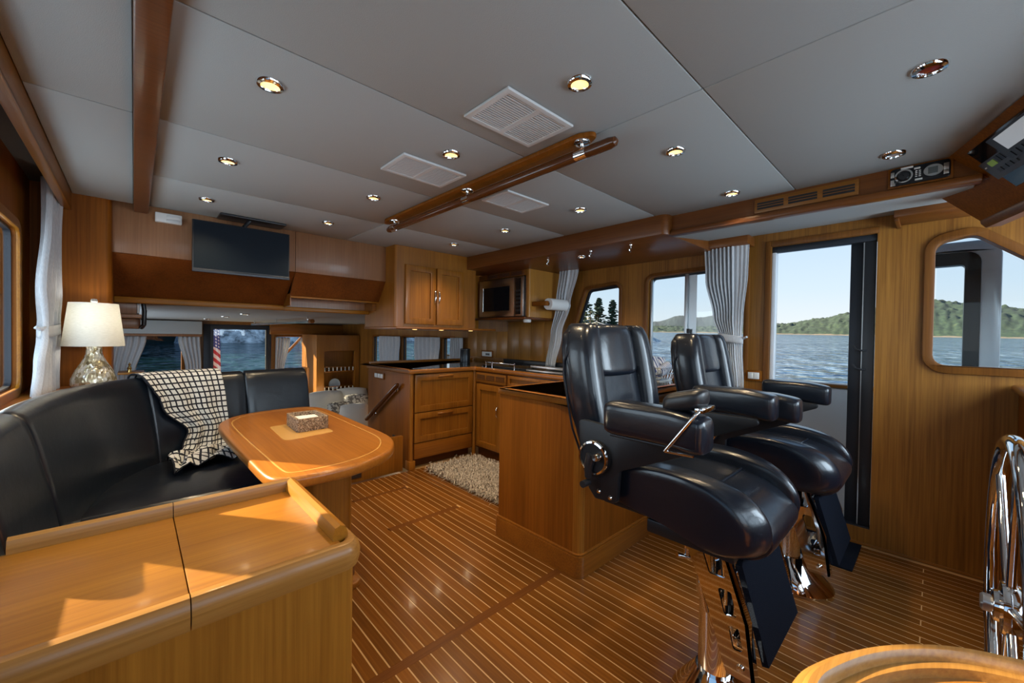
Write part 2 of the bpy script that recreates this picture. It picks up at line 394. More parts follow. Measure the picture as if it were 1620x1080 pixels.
rocks('rocky_shore', ROCK, [(4, 0), (5, 3), (7, 8), (11, 10), (40, 9), (60, 5)], 74, 14, 'grey rocky shore beyond the water behind the boat')
rocks('dark_shore', DFOREST, [(-60, 22), (-12, 20), (-2, 16), (3, 12), (6, 5), (8, 0)], 78, 16, 'dark wooded shore in shade seen through the left-hand stern window', 3)
LEAFD = mat('conifer_foliage', (.020, .046, .022), .95)
LEAFL = mat('broadleaf_foliage', (.035, .05, .016), .95)
BARK = mat('bark', (.09, .06, .04), .95)
isl = MB()
def islf(u, v):
    a = u*2*PI; r = v; c = dirof(.18)*120
    return (c.x+math.cos(a)*r*24*.8+0, c.y+math.sin(a)*r*22, seaz(c.x, c.y)-.4+5.2*(1-r**2)*(1+.5*noise.noise(Vector((math.cos(a)*2, math.sin(a)*2, r*4))))+.7*noise.noise(Vector((math.cos(a)*r*9, math.sin(a)*r*9, 2))))
isl.grid(islf, 60, 14)
tag(isl.build('rocky_islet', ROCK), 'pale rocky islet with trees seen behind the near chair back', 'islet')
def tree(rel, r, h, kind, label, w=.3):
    d = dirof(rel); p = d*r; z0 = seaz(p.x, p.y)+2.6
    t = thing('conifer_tree' if kind else 'leafy_tree', label, 'tree', (p.x, p.y, z0))
    MB().cyl((p.x, p.y, z0), (p.x, p.y, z0+h*.92), h*.035, h*.008, 8).build('trunk', BARK, t)
    c = MB()
    for i in range(170 if kind else 90):
        q = random.uniform(.16, 1); a = random.uniform(0, 2*PI)
        rr = (w*h*(1.06-q)**.8*random.uniform(.2, 1)) if kind else w*h*math.sqrt(max(.05, 1-(2*q-1.15)**2))*random.uniform(.2, 1)
        c.ball((p.x+math.cos(a)*rr, p.y+math.sin(a)*rr, z0+h*q-.12*rr), h*random.uniform(.022, .055), 1, (1.5, 1.5, .55), .7)
    c.build('crown', LEAFD if kind else LEAFL, t, smooth=0)
tree(.122, 112, 16.5, 1, 'tall dark conifer tree beside the slanted window edge', .26)
tree(.172, 114, 13, 1, 'broad dark tree on the islet, next to the tallest one', .36)
tree(.215, 116, 9.2, 1, 'small dark tree standing apart in the middle of the islet', .3)
tree(.25, 116, 8.6, 1, 'small dark tree at the outer end of the islet', .32)
tree(.145, 104, 6.5, 0, 'low pale green bush at the foot of the tallest conifer', .5)
tree(.195, 106, 5.5, 0, 'low green bush between the broad dark tree and the small ones', .5)
# side deck, bulwark, wing frame outside the starboard door
st(MB().box(3.41, -3, -.12, 4.2, 6, -.06).build('side_deck', mat('deck_grey', (.45, .46, .47), .7), label='pale side deck outside the door'))
o = thing('bulwark', 'white bulwark with a teak cap rail outside the open door', 'bulwark', (4.1, 1, -.06))
MB().box(4.06, -3, -.06, 4.12, 6, .905, .01).build('panel', GEL, o)
MB().box(4.03, -3, .905, 4.16, 6, .935, .012).build('cap_rail', TEAKY, o, 'brown teak cap rail')
MB().lathe([(.002, 0), (.012, 0), (.012, .006), (.002, .006)], (4.054, .68, .84), 14, 'x').build('drain_fitting', BLACK, o)
o = thing('wing_frame', 'pale grey wing frame with a rounded opening outside the slanted window', 'frame', (4.05, 0, .935))
MB().prism(rpoly(rect(-.285, .936, .30, 1.955), [0, 0, .08, .1]), 'yz', 4.02, 4.12, [rpoly(rect(-.195, .937, .2, 1.885), [0, 0, .05, .07])], .012).build('frame', GEL, o)
MB().prism(rpoly(rect(-.196, .938, .2, 1.885), [0, 0, .05, .07]), 'yz', 4.03, 4.11, [rpoly(rect(-.125, .939, .12, 1.80), [0, 0, .03, .02])]).build('gasket', BLACK, o, 'black inner lining')
# stern: cockpit deck, flag, stair rail
st(MB().box(-1, 9.1, -.95, 3.8, 12.2, -.85).build('cockpit_deck', mat('cockpit_grey', (.4, .38, .34), .7), label='cockpit deck behind the saloon'))
FLAG = mat('flag_cloth', (.7, .7, .7), .85)
_uv = nd(FLAG, 'ShaderNodeUVMap'); _s = nd(FLAG, 'ShaderNodeSeparateXYZ'); lk(FLAG, _uv.outputs[0], _s.inputs[0])
_st = mth(FLAG, 'LESS_THAN', mth(FLAG, 'FRACT', mth(FLAG, 'ADD', mth(FLAG, 'MULTIPLY', _s.outputs[1], 6.5), mth(FLAG, 'MULTIPLY', _s.outputs[0], .55))), .5)
_stripe = mixc(FLAG, _st, (.72, .72, .74), (.45, .05, .07))
_fx = mth(FLAG, 'SUBTRACT', mth(FLAG, 'FRACT', mth(FLAG, 'MULTIPLY', _s.outputs[0], 4)), .5); _fy = mth(FLAG, 'SUBTRACT', mth(FLAG, 'FRACT', mth(FLAG, 'MULTIPLY', _s.outputs[1], 16)), .5)
_star = mth(FLAG, 'LESS_THAN', mth(FLAG, 'ADD', mth(FLAG, 'MULTIPLY', _fx, _fx), mth(FLAG, 'MULTIPLY', _fy, _fy)), .07)
_can = mixc(FLAG, _star, (.06, .09, .30), (.75, .75, .8))
lk(FLAG, mixc(FLAG, mth(FLAG, 'GREATER_THAN', _s.outputs[1], .55), _stripe, _can), pb(FLAG).inputs['Base Color'])
o = thing('stern_flag', 'American flag hanging limp from its staff behind the stern', 'flag', (1.15, 10.5, -.85))
MB().cyl((1.13, 10.5, -.85), (1.13, 10.5, 1.75), .014, .010, 10).build('staff', TEAK, o)
MB().grid(lambda u, v: (1.14+u*(.19+.03*(1-v)), 10.5+.03*math.sin(u*14+v*3), .40+v*1.1-.12*u), 24, 20, lambda u, v: (u, v)).build('cloth', FLAG, o, 'red, white and blue flag cloth')
o = thing('stair_rail', 'wooden stair handrail slanting up outside the right stern window', 'handrail', (2.2, 10.2, -.85))
MB().tube([(2.05, 10.2, .25), (2.95, 10.2, 1.28)], .028).build('rail', TEAKY, o)
for x, z in ((2.1, .31), (2.9, 1.22)): MB().cyl((x, 10.2, -.85), (x, 10.2, z), .016).build('post', CHROME, o)

# ------------------------------------------------------------ setting: floor
fl = struct('floor', MB().box(-.42, -1.0, -.06, 3.33, 3.36, -.0012).box(-.42, 3.36, -.06, .99, 3.5, -.0012).box(1.876, 3.36, -.06, 3.33, 4.3, -.0012), HOLLY)
PWID = .0505; pm = {}
def plank(x0, x1, y0, y1, m=PLANK):
    key = (round(x1-x0, 4), round(y1-y0, 4), m.name)
    if key not in pm: pm[key] = MB().box(0, 0, 0, x1-x0, y1-y0, .0014).mesh('plank', m, 0)
    o = bpy.data.objects.new('plank', pm[key]); COL.objects.link(o); o.location = (x0, y0, -.0013); o.parent = fl
    WL[o.as_pointer()] = Vector((0, 0, 0))
BW = .05
for i in range(-8, 66):
    x0 = .012+i*PWID; x1 = x0+PWID-.0065; xc = (x0+x1)/2
    if x1 > 3.325 or x0 < -.41: continue
    cuts = [-.99]
    if .36 < xc < 1.712: cuts += [(1.368, 1.412)]
    if 1.21 < xc < 1.76: cuts += [(2.405, 2.45)]
    if 1.21 < xc < 1.66: cuts += [(3.0, 3.04)]
    if 2.0 < xc < 3.33: cuts += [(.02-.0016, .02+.0016)] if i % 3 == 0 else ([(-.35, -.347)] if i % 3 == 1 else [])
    cuts += [3.36]; a = cuts[0]
    for c in cuts[1:]:
        if isinstance(c, tuple): plank(x0, x1, a, c[0]-.0005); a = c[1]+.0005
        else: plank(x0, x1, a, c)
for x0, x1, y0, y1 in ((.36, 1.712, 1.368, 1.412), (1.21, 1.76, 2.405, 2.45), (1.21, 1.66, 3.0, 3.04)): plank(x0, x1, y0, y1, PLANKX)

# ------------------------------------------------------------ setting: ceiling
ce = struct('ceiling', MB().box(-.45, -1.1, 2.098, 3.4, 3.6, 2.13), mat('ceiling_backing', (.10, .10, .10), .9))
ys = [-1.0, -.225, .53, 1.283, 2.038, 2.79, 3.5]
for a, c in zip(ys, ys[1:]):
    for x0, x1 in ((.066, 1.327), (1.327, 2.60)):
        MB().box(x0+.0015, a+.0015, 2.08, x1-.0015, c-.0015, 2.098, .005).build('panel', VINYL, ce)
for a, c in ((-1.0, .53), (.53, 2.02), (2.02, 3.46)):
    MB().box(-.262, a+.0015, 2.068, -.004, c-.0015, 2.097, .005).build('panel', VINYL, ce)
struct('roof', MB().box(-1.0, -1.2, 2.135, 3.95, 3.7, 2.2, .02), GEL)
struct('wall_aft', MB().box(-.75, 3.98, 1.495, 3.41, 4.06, 2.134), TEAKW)
struct('roof', MB().box(-.75, 4.06, 1.495, 3.6, 9.2, 1.6), GEL)
struct('trim_1', MB().box(-.003, -1.0, 2.028, .066, 3.5, 2.097, .006), TEAKD)
struct('trim_2', MB().box(-.285, -.8, 1.972, -.263, 3.45, 2.09, .006).box(-.30, -.8, 1.968, -.263, 3.45, 1.986, .004), TEAKY)
struct('trim_3', MB().box(-.345, -.8, 2.075, -.335, 3.42, 2.098).box(-.325, -.8, 2.075, -.315, 3.42, 2.098), ALU)
# starboard cove: fascia, lip, sloping white soffit
struct('trim_4', MB().prism([(2.56, 2.099), (2.56, 1.96), (2.585, 1.96), (3.33, 2.056), (3.33, 2.099)], 'xz', -.16, 1.235), TEAK_SHADE)
struct('trim_5', MB().box(2.527, -.12, 1.945, 2.585, 1.2, 1.978, .008), TEAK_SHADE)
struct('trim_6', MB().prism([(2.585, 1.947), (3.328, 2.043), (3.328, 2.055), (2.585, 1.959)], 'xz', -.10, 1.2), VINYL)
struct('trim_7', MB().prism(rpoly([(2.485, 1.2), (3.328, 1.2), (3.328, 3.56), (2.485, 3.56)], [.05, 0, 0, 0], 8), 'xy', 1.952, 2.099, bev=.004), TEAK_SHADE)
struct('trim_8', MB().box(3.17, .93, 1.962, 3.328, 2.74, 2.03, .006), TEAK_SHADE)
struct('trim_9', MB().box(3.09, -.14, 1.972, 3.329, .175, 2.018, .005).box(3.11, .155, 1.955, 3.329, .172, 1.974, .003), TEAK_SHADE)
o = thing('air_grille', 'wooden air grille with three dark slotted openings, let into the cove above the door', 'vent', (2.555, .49, 2.03))
MB().box(2.551, .27, 1.99, 2.5598, .72, 2.068, .004).build('frame', TEAKY, o)
for y0 in (.285, .433, .580):
    f = MB().box(2.5495, y0, 2.008, 2.5515, y0+.125, 2.046).build('opening', DARK, o)
    s_ = MB()
    for q in range(2): s_.box(2.546, y0, 2.0185+q*.0135, 2.5505, y0+.125, 2.0215+q*.0135)
    s_.build('slats', TEAKY, f, kind='stuff')

# ------------------------------------------------------------ setting: walls and windows
W1 = [(2.055, 1.02), (2.70, 1.02), (2.43, 1.755), (2.055, 1.78)]
W2 = [(.99, 1.02), (1.765, 1.02), (1.765, 1.812), (.99, 1.835)]
WR = [(.012, 1.147), (.012, 1.845), (-.135, 1.872), (-.86, 1.24), (-.86, 1.147)]
DO = rect(.258, .105, .822, 1.945)
W1r, W2r, WRr = rpoly(W1, [.05, .06, .06, .05]), rpoly(W2, .05), rpoly(WR, [.06, .06, .07, .05, .05])
WC = rpoly(rect(4.70, .9, 5.02, 1.235), .03)
wall_right = struct('wall_right', MB().prism(rect(-1.0, 0, 5.06, 2.098), 'yz', 3.33, 3.41, [W1r, W2r, WRr, DO, WC]), TEAKW)
BSP = wood('teak_backsplash', (.20, .078, .010), (.42, .185, .034), 'Z', .36, .15, vary=.22)
for i in range(8): MB().box(3.324, 2.80+i*.2, 1.0, 3.3298, 2.9975+i*.2, 1.46 if i < 4 else 1.33, .002).build('panel', BSP, wall_right)
def window(name, poly, x0, x1, rw, mframe, mglass=GLASS, inner=.012, alu=True, gx=None):
    fr = struct(name, MB().prism(inset(poly, -rw), 'yz', x0, x1, [inset(poly, .002)], .004), mframe)
    xm = gx if gx else (x0+x1)/2
    if alu: MB().prism(inset(poly, -.001), 'yz', xm-.012, xm+.012, [inset(poly, inner)]).build('frame', DMETAL, fr, 'dark metal inner frame')
    MB().prism(inset(poly, inner-.004), 'yz', xm-.002, xm+.002).build('pane', mglass, fr, smooth=0)
    return fr
window('window_1', W1r, 3.316, 3.33, .034, RIM, gx=3.375, inner=.022)
w2 = window('window_2', W2r, 3.316, 3.33, .034, RIM, gx=3.385, inner=.016)
MB().box(3.35, 1.735, 1.03, 3.372, 1.757, 1.80, .003).build('stile', ALU, w2, 'bright metal stile')
MB().box(3.35, 1.425, 1.03, 3.374, 1.452, 1.82, .003).box(3.374, 1.36, 1.03, 3.378, 1.43, 1.82).build('mullion', ALU, w2, 'grey metal meeting stile')
MB().box(3.338, 1.40, 1.27, 3.352, 1.425, 1.36, .004).cyl((3.335, 1.412, 1.30), (3.345, 1.412, 1.30), .012, n=12).build('latch', BLACK, w2, 'small black window latch')
window('window_3', WRr, 3.312, 3.33, .042, RIM, gx=3.38, alu=False)
# sliding door: dark head, jambs, stowed leaf with two hooks
d1 = struct('door_1', MB().box(3.345, .258, 1.905, 3.40, .822, 1.945, .003), DMETAL)
MB().box(3.318, .822, .105, 3.33, .858, 1.985, .003).box(3.318, .25, 1.946, 3.33, .822, 1.985, .003).build('casing', RIM, d1)
MB().box(3.34, .795, .105, 3.40, .8215, 1.904, .004).build('jamb', GEL, d1, 'white door jamb')
MB().box(3.345, .262, .108, 3.372, .318, 1.904, .004).build('stile', BLACK, d1, 'black edge of the stowed door leaf')
MB().box(3.375, .325, .108, 3.395, .388, 1.904, .004).build('rail', DMETAL, d1, 'dark channel frame')
MB().box(3.362, .3185, .108, 3.378, .3245, 1.904).build('strip', ALU, d1, 'bright metal strip')
MB().box(3.335, .26, .10, 3.41, .82, .112, .002).build('threshold', DMETAL, d1)
for z in (1.10, 1.22): MB().tube([(3.345, .30, z), (3.325, .32, z), (3.322, .345, z+.008), (3.328, .36, z+.03)], .006, 8).build('hook', BLACK, d1, 'black hook handle')
struct('baseboard_right', MB().box(3.318, -.28, 0, 3.33, 1.3, .016, .003), TEAKY)
# port wall
LA, LB, LC = rpoly(rect(2.12, .99, 3.09, 1.765), .05), rpoly(rect(1.10, .99, 1.815, 1.765), .05), rpoly(rect(-.7, .99, .85, 1.765), .05)
struct('wall_left', MB().prism(rect(-1.0, 0, 4.0, 2.098), 'yz', -.46, -.42, [LA, LB, LC]), TEAKDZ)
for nme, pl in (('window_4', LA), ('window_5', LB), ('window_6', LC)):
    window(nme, pl, -.42, -.405, .042, GOLDY, gx=-.445)
struct('trim_10', MB().box(-.418, 1.0, .925, -.385, 3.4, .945, .004), PALE)
# forward bulkhead with windscreen (behind the camera)
struct('wall_front', MB().prism(rect(-.5, 0, 3.41, 2.098), 'xz', -1.06, -1.0, [rect(-.35, 1.12, .75, 1.9), rect(.85, 1.12, 2.0, 1.9), rect(2.1, 1.12, 3.25, 1.9)]), TEAKW)
for i, (a, c) in enumerate(((-.35, .75), (.85, 2.0), (2.1, 3.25))):
    f = struct('window_%d' % (7+i), MB().prism(rect(a-.03, 1.09, c+.03, 1.93), 'xz', -1.0, -.985, [rect(a, 1.12, c, 1.9)]), TEAKX)
    MB().box(a, -1.04, 1.12, c, -1.036, 1.9).build('pane', GLASS, f, smooth=0)
# aft bulkhead above the stairs
wa = struct('wall_aft', MB().prism([(3.86, 1.60), (3.93, 1.60), (3.93, 2.098), (3.535, 2.098), (3.535, 1.81)], 'yz', -.1, 1.69), DARK)
MB().box(-.10, 3.5, 1.762, .93, 3.53, 2.0975, .002).build('panel', PALE, wa)
MB().box(.932, 3.5, 1.762, 1.69, 3.53, 2.0975, .002).build('panel', PALE, wa)
MB().prism([(3.502, 1.760), (3.845, 1.508), (3.86, 1.525), (3.532, 1.772)], 'yz', -.10, .93).build('panel', RED, wa, 'dark sloping lower panel')
MB().prism([(3.502, 1.760), (3.645, 1.578), (3.66, 1.595), (3.532, 1.772)], 'yz', .931, 1.69).build('panel', RED, wa, 'dark sloping lower panel')
MB().box(.935, 3.645, 1.578, 1.66, 3.905, 1.59).build('soffit', VINYL, wa, 'grey recess top')
MB().box(.935, 3.88, 1.505, 1.66, 3.90, 1.578).build('recess_panel', PALE, wa)
MB().box(.93, 3.64, 1.50, .936, 3.9, 1.60).box(1.655, 3.7, 1.50, 1.69, 3.9, 1.60).build('cheek', TEAKX, wa)
MB().box(-.1, 3.83, 1.468, .93, 3.90, 1.510, .006).box(.93, 3.63, 1.566, 1.69, 3.655, 1.58, .003).box(.93, 3.85, 1.468, 1.69, 3.905, 1.503, .006).build('edge_trim', GOLD, wa, 'golden edge strip')
struct('trim_11', MB().prism(rpoly(rect(-.42, 3.45, -.098, 3.75), [0, .035, 0, 0], 8), 'xy', 0, 2.0975), TEAKDZ)
# saloon shell
struct('floor', MB().box(-.6, 3.5, -.85, 3.4, 9.1, -.75), wood('saloon_sole', (.10, .04, .015), (.2, .08, .03), 'Y'))
struct('ceiling', MB().box(.05, 3.9, 1.468, 3.4, 9.1, 1.49), VINYL)
SA, SB = rpoly(rect(6.34, .6, 7.40, 1.235), .03), rpoly(rect(5.16, .6, 6.25, 1.235), .03)
struct('wall_right', MB().prism(rect(5.06, -.75, 9.1, 1.5), 'yz', 3.33, 3.41, [SA, SB]), TEAKW)
for nme, pl in (('window_10', WC), ('window_11', SB), ('window_12', SA)): window(nme, pl, 3.318, 3.33, .025, TEAKDZ, gx=3.37)
struct('wall_left', MB().box(-.70, 3.76, -.75, -.62, 9.1, 1.7), TEAKW)
A1, A2, A3 = rect(.02, .48, .60, 1.19), rect(1.0, -.7, 1.93, 1.372), rect(2.06, .15, 2.76, 1.19)
struct('wall_aft', MB().prism(rect(-.7, -.75, 3.4, 1.7), 'xz', 9.0, 9.08, [A1, A2, A3]), TEAKW)
for nme, pl, mg, fm in (('window_13', A1, TINT, TEAKDZ), ('window_14', A3, GLASS, TEAKDZ), ('door_2', A2, GLASS, DMETAL)):
    f = struct(nme, MB().prism(inset(pl, -.035), 'xz', 8.985, 9.0, [inset(pl, .0)], .003), fm)
    MB().prism(inset(pl, .004), 'xz', 9.036, 9.04).build('pane', mg, f, smooth=0)
MB().prism(A2, 'xz', 9.01, 9.07, [inset(A2, .05)]).build('door_frame', BLACK, f, 'black door frame')
MB().box(.90, 8.95, -.75, 1.0, 8.98, 1.41, .004).build('post', DMETAL, f, 'dark stowed door leaf')
struct('trim_12', MB().box(-.62, 8.75, 1.225, .86, 8.98, 1.448, .01), VINYL)
struct('trim_13', MB().box(-.62, 8.80, 1.185, .86, 8.84, 1.224, .006), PALE)
struct('trim_14', MB().box(1.93, 8.9, 1.24, 3.33, 8.98, 1.45, .01), TEAKX)
struct('wall_left', MB().box(-.62, 3.76, -.75, -.6, 3.77, 1.3), TEAKW)

# ------------------------------------------------------------ ceiling fittings
def downlight(x, y, z, label, lens=LENS, lit=True, r=.042, group=None):
    t = thing('ceiling_light', label, 'light', (x, y, z), group)
    MB().lathe([(r*.60, -.003), (r*.66, -.010), (r*.9, -.008), (r, -.001), (r, 0), (r*.6, 0)], (x, y, z), 28).build('ring', CHROME, t)
    MB().lathe([(0, -.0052), (.016, -.0048), (r*.61, -.0032), (r*.61, 0), (0, 0)], (x, y, z), 24).build('lens', lens, t)
    if lit:
        l = bpy.data.lights.new('downlight', 'SPOT'); l.energy = DOWNLIGHT; l.color = WARM; l.spot_size = math.radians(125); l.spot_blend = .9; l.shadow_soft_size = .03
        lo = bpy.data.objects.new('bulb', l); COL.objects.link(lo); lo.parent = t; lo.location = (0, 0, -.02)
Z = 2.0795
for x, y, lab in ((.319, 1.491, 'lit chrome downlight nearest the camera in the row along the dark beam'),
                  (.319, 2.295, 'middle lit downlight of the three along the dark beam'),
                  (.32, 3.053, 'farthest lit downlight along the dark beam, in front of the television'),
                  (1.018, .785, 'lit chrome downlight beside the largest ceiling vent, nearest the camera'),
                  (1.018, 1.486, 'lit downlight between the largest and the second ceiling vent'),
                  (1.021, 2.282, 'lit downlight beyond the second ceiling vent, left of the ceiling handrail'),
                  (1.022, 3.042, 'lit downlight near the aft end of the ceiling handrail, left of it'),
                  (1.678, .778, 'lit downlight to the right of the forward end of the ceiling handrail'),
                  (2.04, 1.552, 'lit downlight beside the small vent right of the ceiling handrail'),
                  (2.046, 2.261, 'lit downlight between the small vent and the galley cupboards'),
                  (2.05, 2.934, 'lit downlight closest to the galley wall cupboard'),
                  (2.379, .782, 'lit downlight close to the slotted air grille of the cove')):
    downlight(x, y, Z, lab)
downlight(1.687, .028, Z, 'unlit chrome ceiling light with a red lens', LENSRED, False)
downlight(2.353, .139, Z, 'unlit chrome ceiling light above the marine stereo', LENSOFF, False)
downlight(2.72, 2.047, 1.9515, 'lit downlight in the wooden galley soffit between the chrome hooks', r=.036)
def vent(x0, y0, x1, y1, label, n):
    z = 2.08; t = thing('ceiling_vent', label, 'vent', ((x0+x1)/2, (y0+y1)/2, z)); w = .022; xm = (x0+x1)/2
    MB().prism(rect(x0, y0, x1, y1), 'xy', z-.012, z-.0005, [rect(x0+w, y0+w, xm-.012, y1-w), rect(xm+.012, y0+w, x1-w, y1-w)], .004).build('frame', VENTG, t)
    MB().box(x0+w, y0+w, z-.0025, x1-w, y1-w, z-.0005).build('backing', DARK, t)
    s_ = MB(); h = (y1-y0-2*w)/n
    for i in range(n):
        for a, c in ((x0+w, xm-.012), (xm+.012, x1-w)):
            yy = y0+w+h*i
            s_.box(a, yy+h*.12, z-.010, c, yy+h*.62, z-.0055)
    s_.build('slats', VENTG, t, kind='stuff')
vent(.868, .953, 1.202, 1.19, 'largest white louvred ceiling vent, nearest the camera', 17)
vent(.86, 1.618, 1.20, 1.848, 'second white louvred ceiling vent, left of the ceiling handrail', 17)
vent(1.483, 1.62, 1.82, 1.85, 'white louvred ceiling vent to the right of the ceiling handrail', 17)
o = thing('ceiling_handrail', 'long varnished wooden handrail hung under the ceiling on chrome brackets', 'handrail', (1.305, 1.8, 2.08))
MB().tube([(1.305, .828, 2.012), (1.305, .835, 2.012), (1.305, .86, 2.012), (1.305, 2.64, 2.012), (1.305, 2.665, 2.012), (1.305, 2.672, 2.012)], [.008, .017, .022, .022, .017, .008], 18).build('rail', TEAKR, o)
MB().prism(rpoly([(1.305, .90), (1.345, .98), (1.345, 2.64), (1.305, 2.74), (1.265, 2.64), (1.265, .98)], .03), 'xy', 2.060, 2.0795, bev=.005).build('base_board', TEAKDZ, o, 'dark wooden base board')
for y in (.99, 1.75, 2.58):
    f = MB().lathe([(.001, -.008), (.02, -.008), (.032, -.006), (.034, -.001), (.034, 0), (.001, 0)], (1.305, y, 2.060), 24).cyl((1.305, y, 2.055), (1.305, y, 2.03), .007).build('bracket', CHROME, o)
    MB().cyl((1.305, y-.027, 2.012), (1.305, y+.027, 2.012), .0232, n=20).build('sleeve', CHROME, f)
for x, y, lab in ((2.64, 2.347, 'farthest of the three chrome hooks under the galley soffit, next to the microwave cabinet'), (2.60, 1.869, 'middle chrome hook of the three under the galley soffit'), (2.62, 1.533, 'nearest of the three chrome hooks under the galley soffit')):
    t = thing('cup_hook', lab, 'hook', (x, y, 1.9515), 'chrome hooks under the galley soffit')
    MB().lathe([(.001, -.006), (.012, -.004), (.013, 0), (.001, 0)], (x, y, 1.9515), 16).cyl((x, y, 1.9515), (x, y, 1.925), .004, n=10).build('base', CHROME, t)
    MB().tube([(x+.013*math.cos(a)-.0, y+.004, 1.917+.013*math.sin(a)) for a in [PI*.5+k*PI*1.5/10 for k in range(11)]], .0045, 8).build('hook', CHROME, t)
# television hung from the ceiling
t = thing('television', 'black flat-screen television hung from the ceiling in front of the bulkhead', 'television', (.55, 3.3, 2.08))
MB().box(.272, 3.30, 1.668, .838, 3.33, 2.005, .005).build('case', BLACK, t)
MB().box(.279, 3.2985, 1.692, .831, 3.3005, 1.998).build('screen', mat('tv_screen', (.006, .010, .016), .42, spec=.1), t)
MB().box(.272, 3.2975, 1.668, .838, 3.30, 1.688, .001).build('bezel', mat('tv_bezel', (.03, .035, .045), .35, .4), t, 'dark grey lower bezel')
MB().tube([(.56, 3.335, 1.9), (.56, 3.37, 2.01), (.60, 3.37, 2.068)], .014).box(.42, 3.31, 2.066, .82, 3.47, 2.0795, .004).build('mount', BLACK, t)
t = thing('ceiling_speaker', 'small white slotted alarm box on the bulkhead above the sloping panel', 'alarm', (.16, 3.498, 2.02))
MB().box(.098, 3.462, 1.985, .232, 3.499, 2.045, .005).build('case', WHITE, t)
for z in (2.0, 2.026): MB().box(.152, 3.459, z-.008, .222, 3.463, z+.008, .002).build('grille', VENTG, t)
t.name = 'alarm_box'

# ------------------------------------------------------------ marine stereo, overhead console, radio
t = thing('marine_stereo', 'black and chrome marine stereo with a round dial and an oval display', 'stereo', (2.558, .065, 2.034))
MB().box(2.553, -.037, 1.986, 2.5598, .168, 2.0785, .002).build('surround', TEAKDZ, t, 'wooden surround')
def yz(c, a, b, n=28): return [(c[0]+a*math.cos(2*PI*i/n), c[1]+b*math.sin(2*PI*i/n)) for i in range(n)]
MB().prism(rpoly(rect(-.030, 1.993, .160, 2.072), .014), 'yz', 2.545, 2.554, bev=.003).build('faceplate', BLACKG, t)
MB().prism(yz((.115, 2.032), .030, .030), 'yz', 2.541, 2.5452, [yz((.115, 2.032), .024, .024)]).build('dial_ring', CHROME, t)
MB().lathe([(.001, -.012), (.017, -.011), (.021, -.003), (.021, .002)], (2.545, .115, 2.032), 24, 'x').build('dial', BLACK, t)
d = MB().prism(yz((.022, 2.034), .030, .025), 'yz', 2.542, 2.5452).build('display', mat('silver_panel', (.42, .44, .44), .3, .6), t)
MB().box(2.541, .008, 2.02, 2.5425, .038, 2.048).build('screen', mat('lcd_dark', (.10, .12, .12), .2), d)
for y, z, w, h in ((.152, 2.045, .006, .012), (.152, 2.014, .006, .008), (.150, 2.001, .008, .006), (.072, 2.056, .010, .004), (.105, 2.067, .020, .004), (-.017, 2.04, .008, .014), (-.017, 2.017, .008, .01), (.067, 2.006, .012, .004)):
    MB().box(2.542, y-w, z-h, 2.5452, y+w, z+h, .001).build('button', STEEL if h > .005 else WHITE, t)
for i in range(4):
    for j in range(2): MB().box(2.5435, .060+j*.011, 2.018+i*.008, 2.5452, .067+j*.011, 2.022+i*.008).build('button', WHITE, t)
A_ = Vector((2.54, -.03, 2.0795)); e1 = Vector((-.951, -.310, 0)).normalized(); _tl = math.radians(48)
e2 = Vector((e1.y*-1, e1.x, 0)); e2 = (e2 if e2.y < 0 else -e2)*math.cos(_tl)-Vector((0, 0, math.sin(_tl))); nn = e1.cross(e2)
def cp(s, q, h=0): return A_+e1*s+e2*q-nn*h
def cbox(b, s0, q0, s1, q1, h0, h1):
    r = [cp(s0, q0, h0), cp(s1, q0, h0), cp(s1, q1, h0), cp(s0, q1, h0)], [cp(s0, q0, h1), cp(s1, q0, h1), cp(s1, q1, h1), cp(s0, q1, h1)]
    return b.loft(r)
def up(p): return Vector((p.x, p.y, 2.0795))
t = thing('overhead_console', 'dark wooden overhead console sloping down under the forward edge of the ceiling', 'console', tuple(cp(.3, .2)))
MB().loft([[cp(a, 0), cp(c, .305), up(cp(c, .305))] for a, c in ((-.36, -.30), (1.9, 1.9))]).build('panel', TEAKDZ, t)
MB().loft([[cp(s, .306, 0), cp(s, .32, .008), cp(s, .345, .008), cp(s, .375, -.03), up(cp(s, .375, -.03)), up(cp(s, .306, 0))] for s in (-.30, 1.9)]).build('lower_edge', TEAK_SHADE, t)
b = MB(); cbox(b, .07, .034, 1.0, .243, .0012, -.002); b.build('equipment_panel', BLACKG, t, 'glossy black equipment panel')
for q in (.022, .245):
    b = MB(); cbox(b, .058, q, 1.0, q+.010, .0005, .006); b.build('frame', TEAKDZ, t)
t = thing('vhf_radio', 'grey marine radio with a small green display mounted on the overhead console', 'radio', tuple(cp(.2, .15)))
b = MB(); cbox(b, .082, .098, .33, .184, .0013, .020); b.build('case', mat('radio_grey', (.060, .070, .085), .4), t)
b = MB(); cbox(b, .128, .108, .168, .131, .020, .0215); b.build('display', mat('lcd_green', (.05, .08, .01), .3, emit=(.20, .30, .02), es=.25), t, 'small green display')
for i in range(4):
    b = MB(); cbox(b, .135+i*.030, .146, .158+i*.030, .164, .020, .023); b.build('button', BLACK, t)
for i in range(3):
    b = MB(); cbox(b, .18+i*.022, .102, .197+i*.022, .13, .020, .022); b.build('button', DMETAL, t)
b = MB(); cbox(b, .092, .120, .104, .125, .020, .0205); b.build('mark', WHITE, t)
t2 = thing('plotter_display', 'dark instrument with a pale screen and a row of keys beside the radio', 'instrument', tuple(cp(.35, .1)))
b = MB(); cbox(b, .262, .042, .54, .150, .0205, .038); b.build('case', mat('plotter_grey', (.03, .036, .045), .4), t2)
b = MB(); cbox(b, .30, .050, .50, .108, .038, .0395); b.build('screen', mat('lcd_pale', (.4, .43, .45), .2, emit=(.5, .55, .6), es=.35), t2, 'pale lit screen')
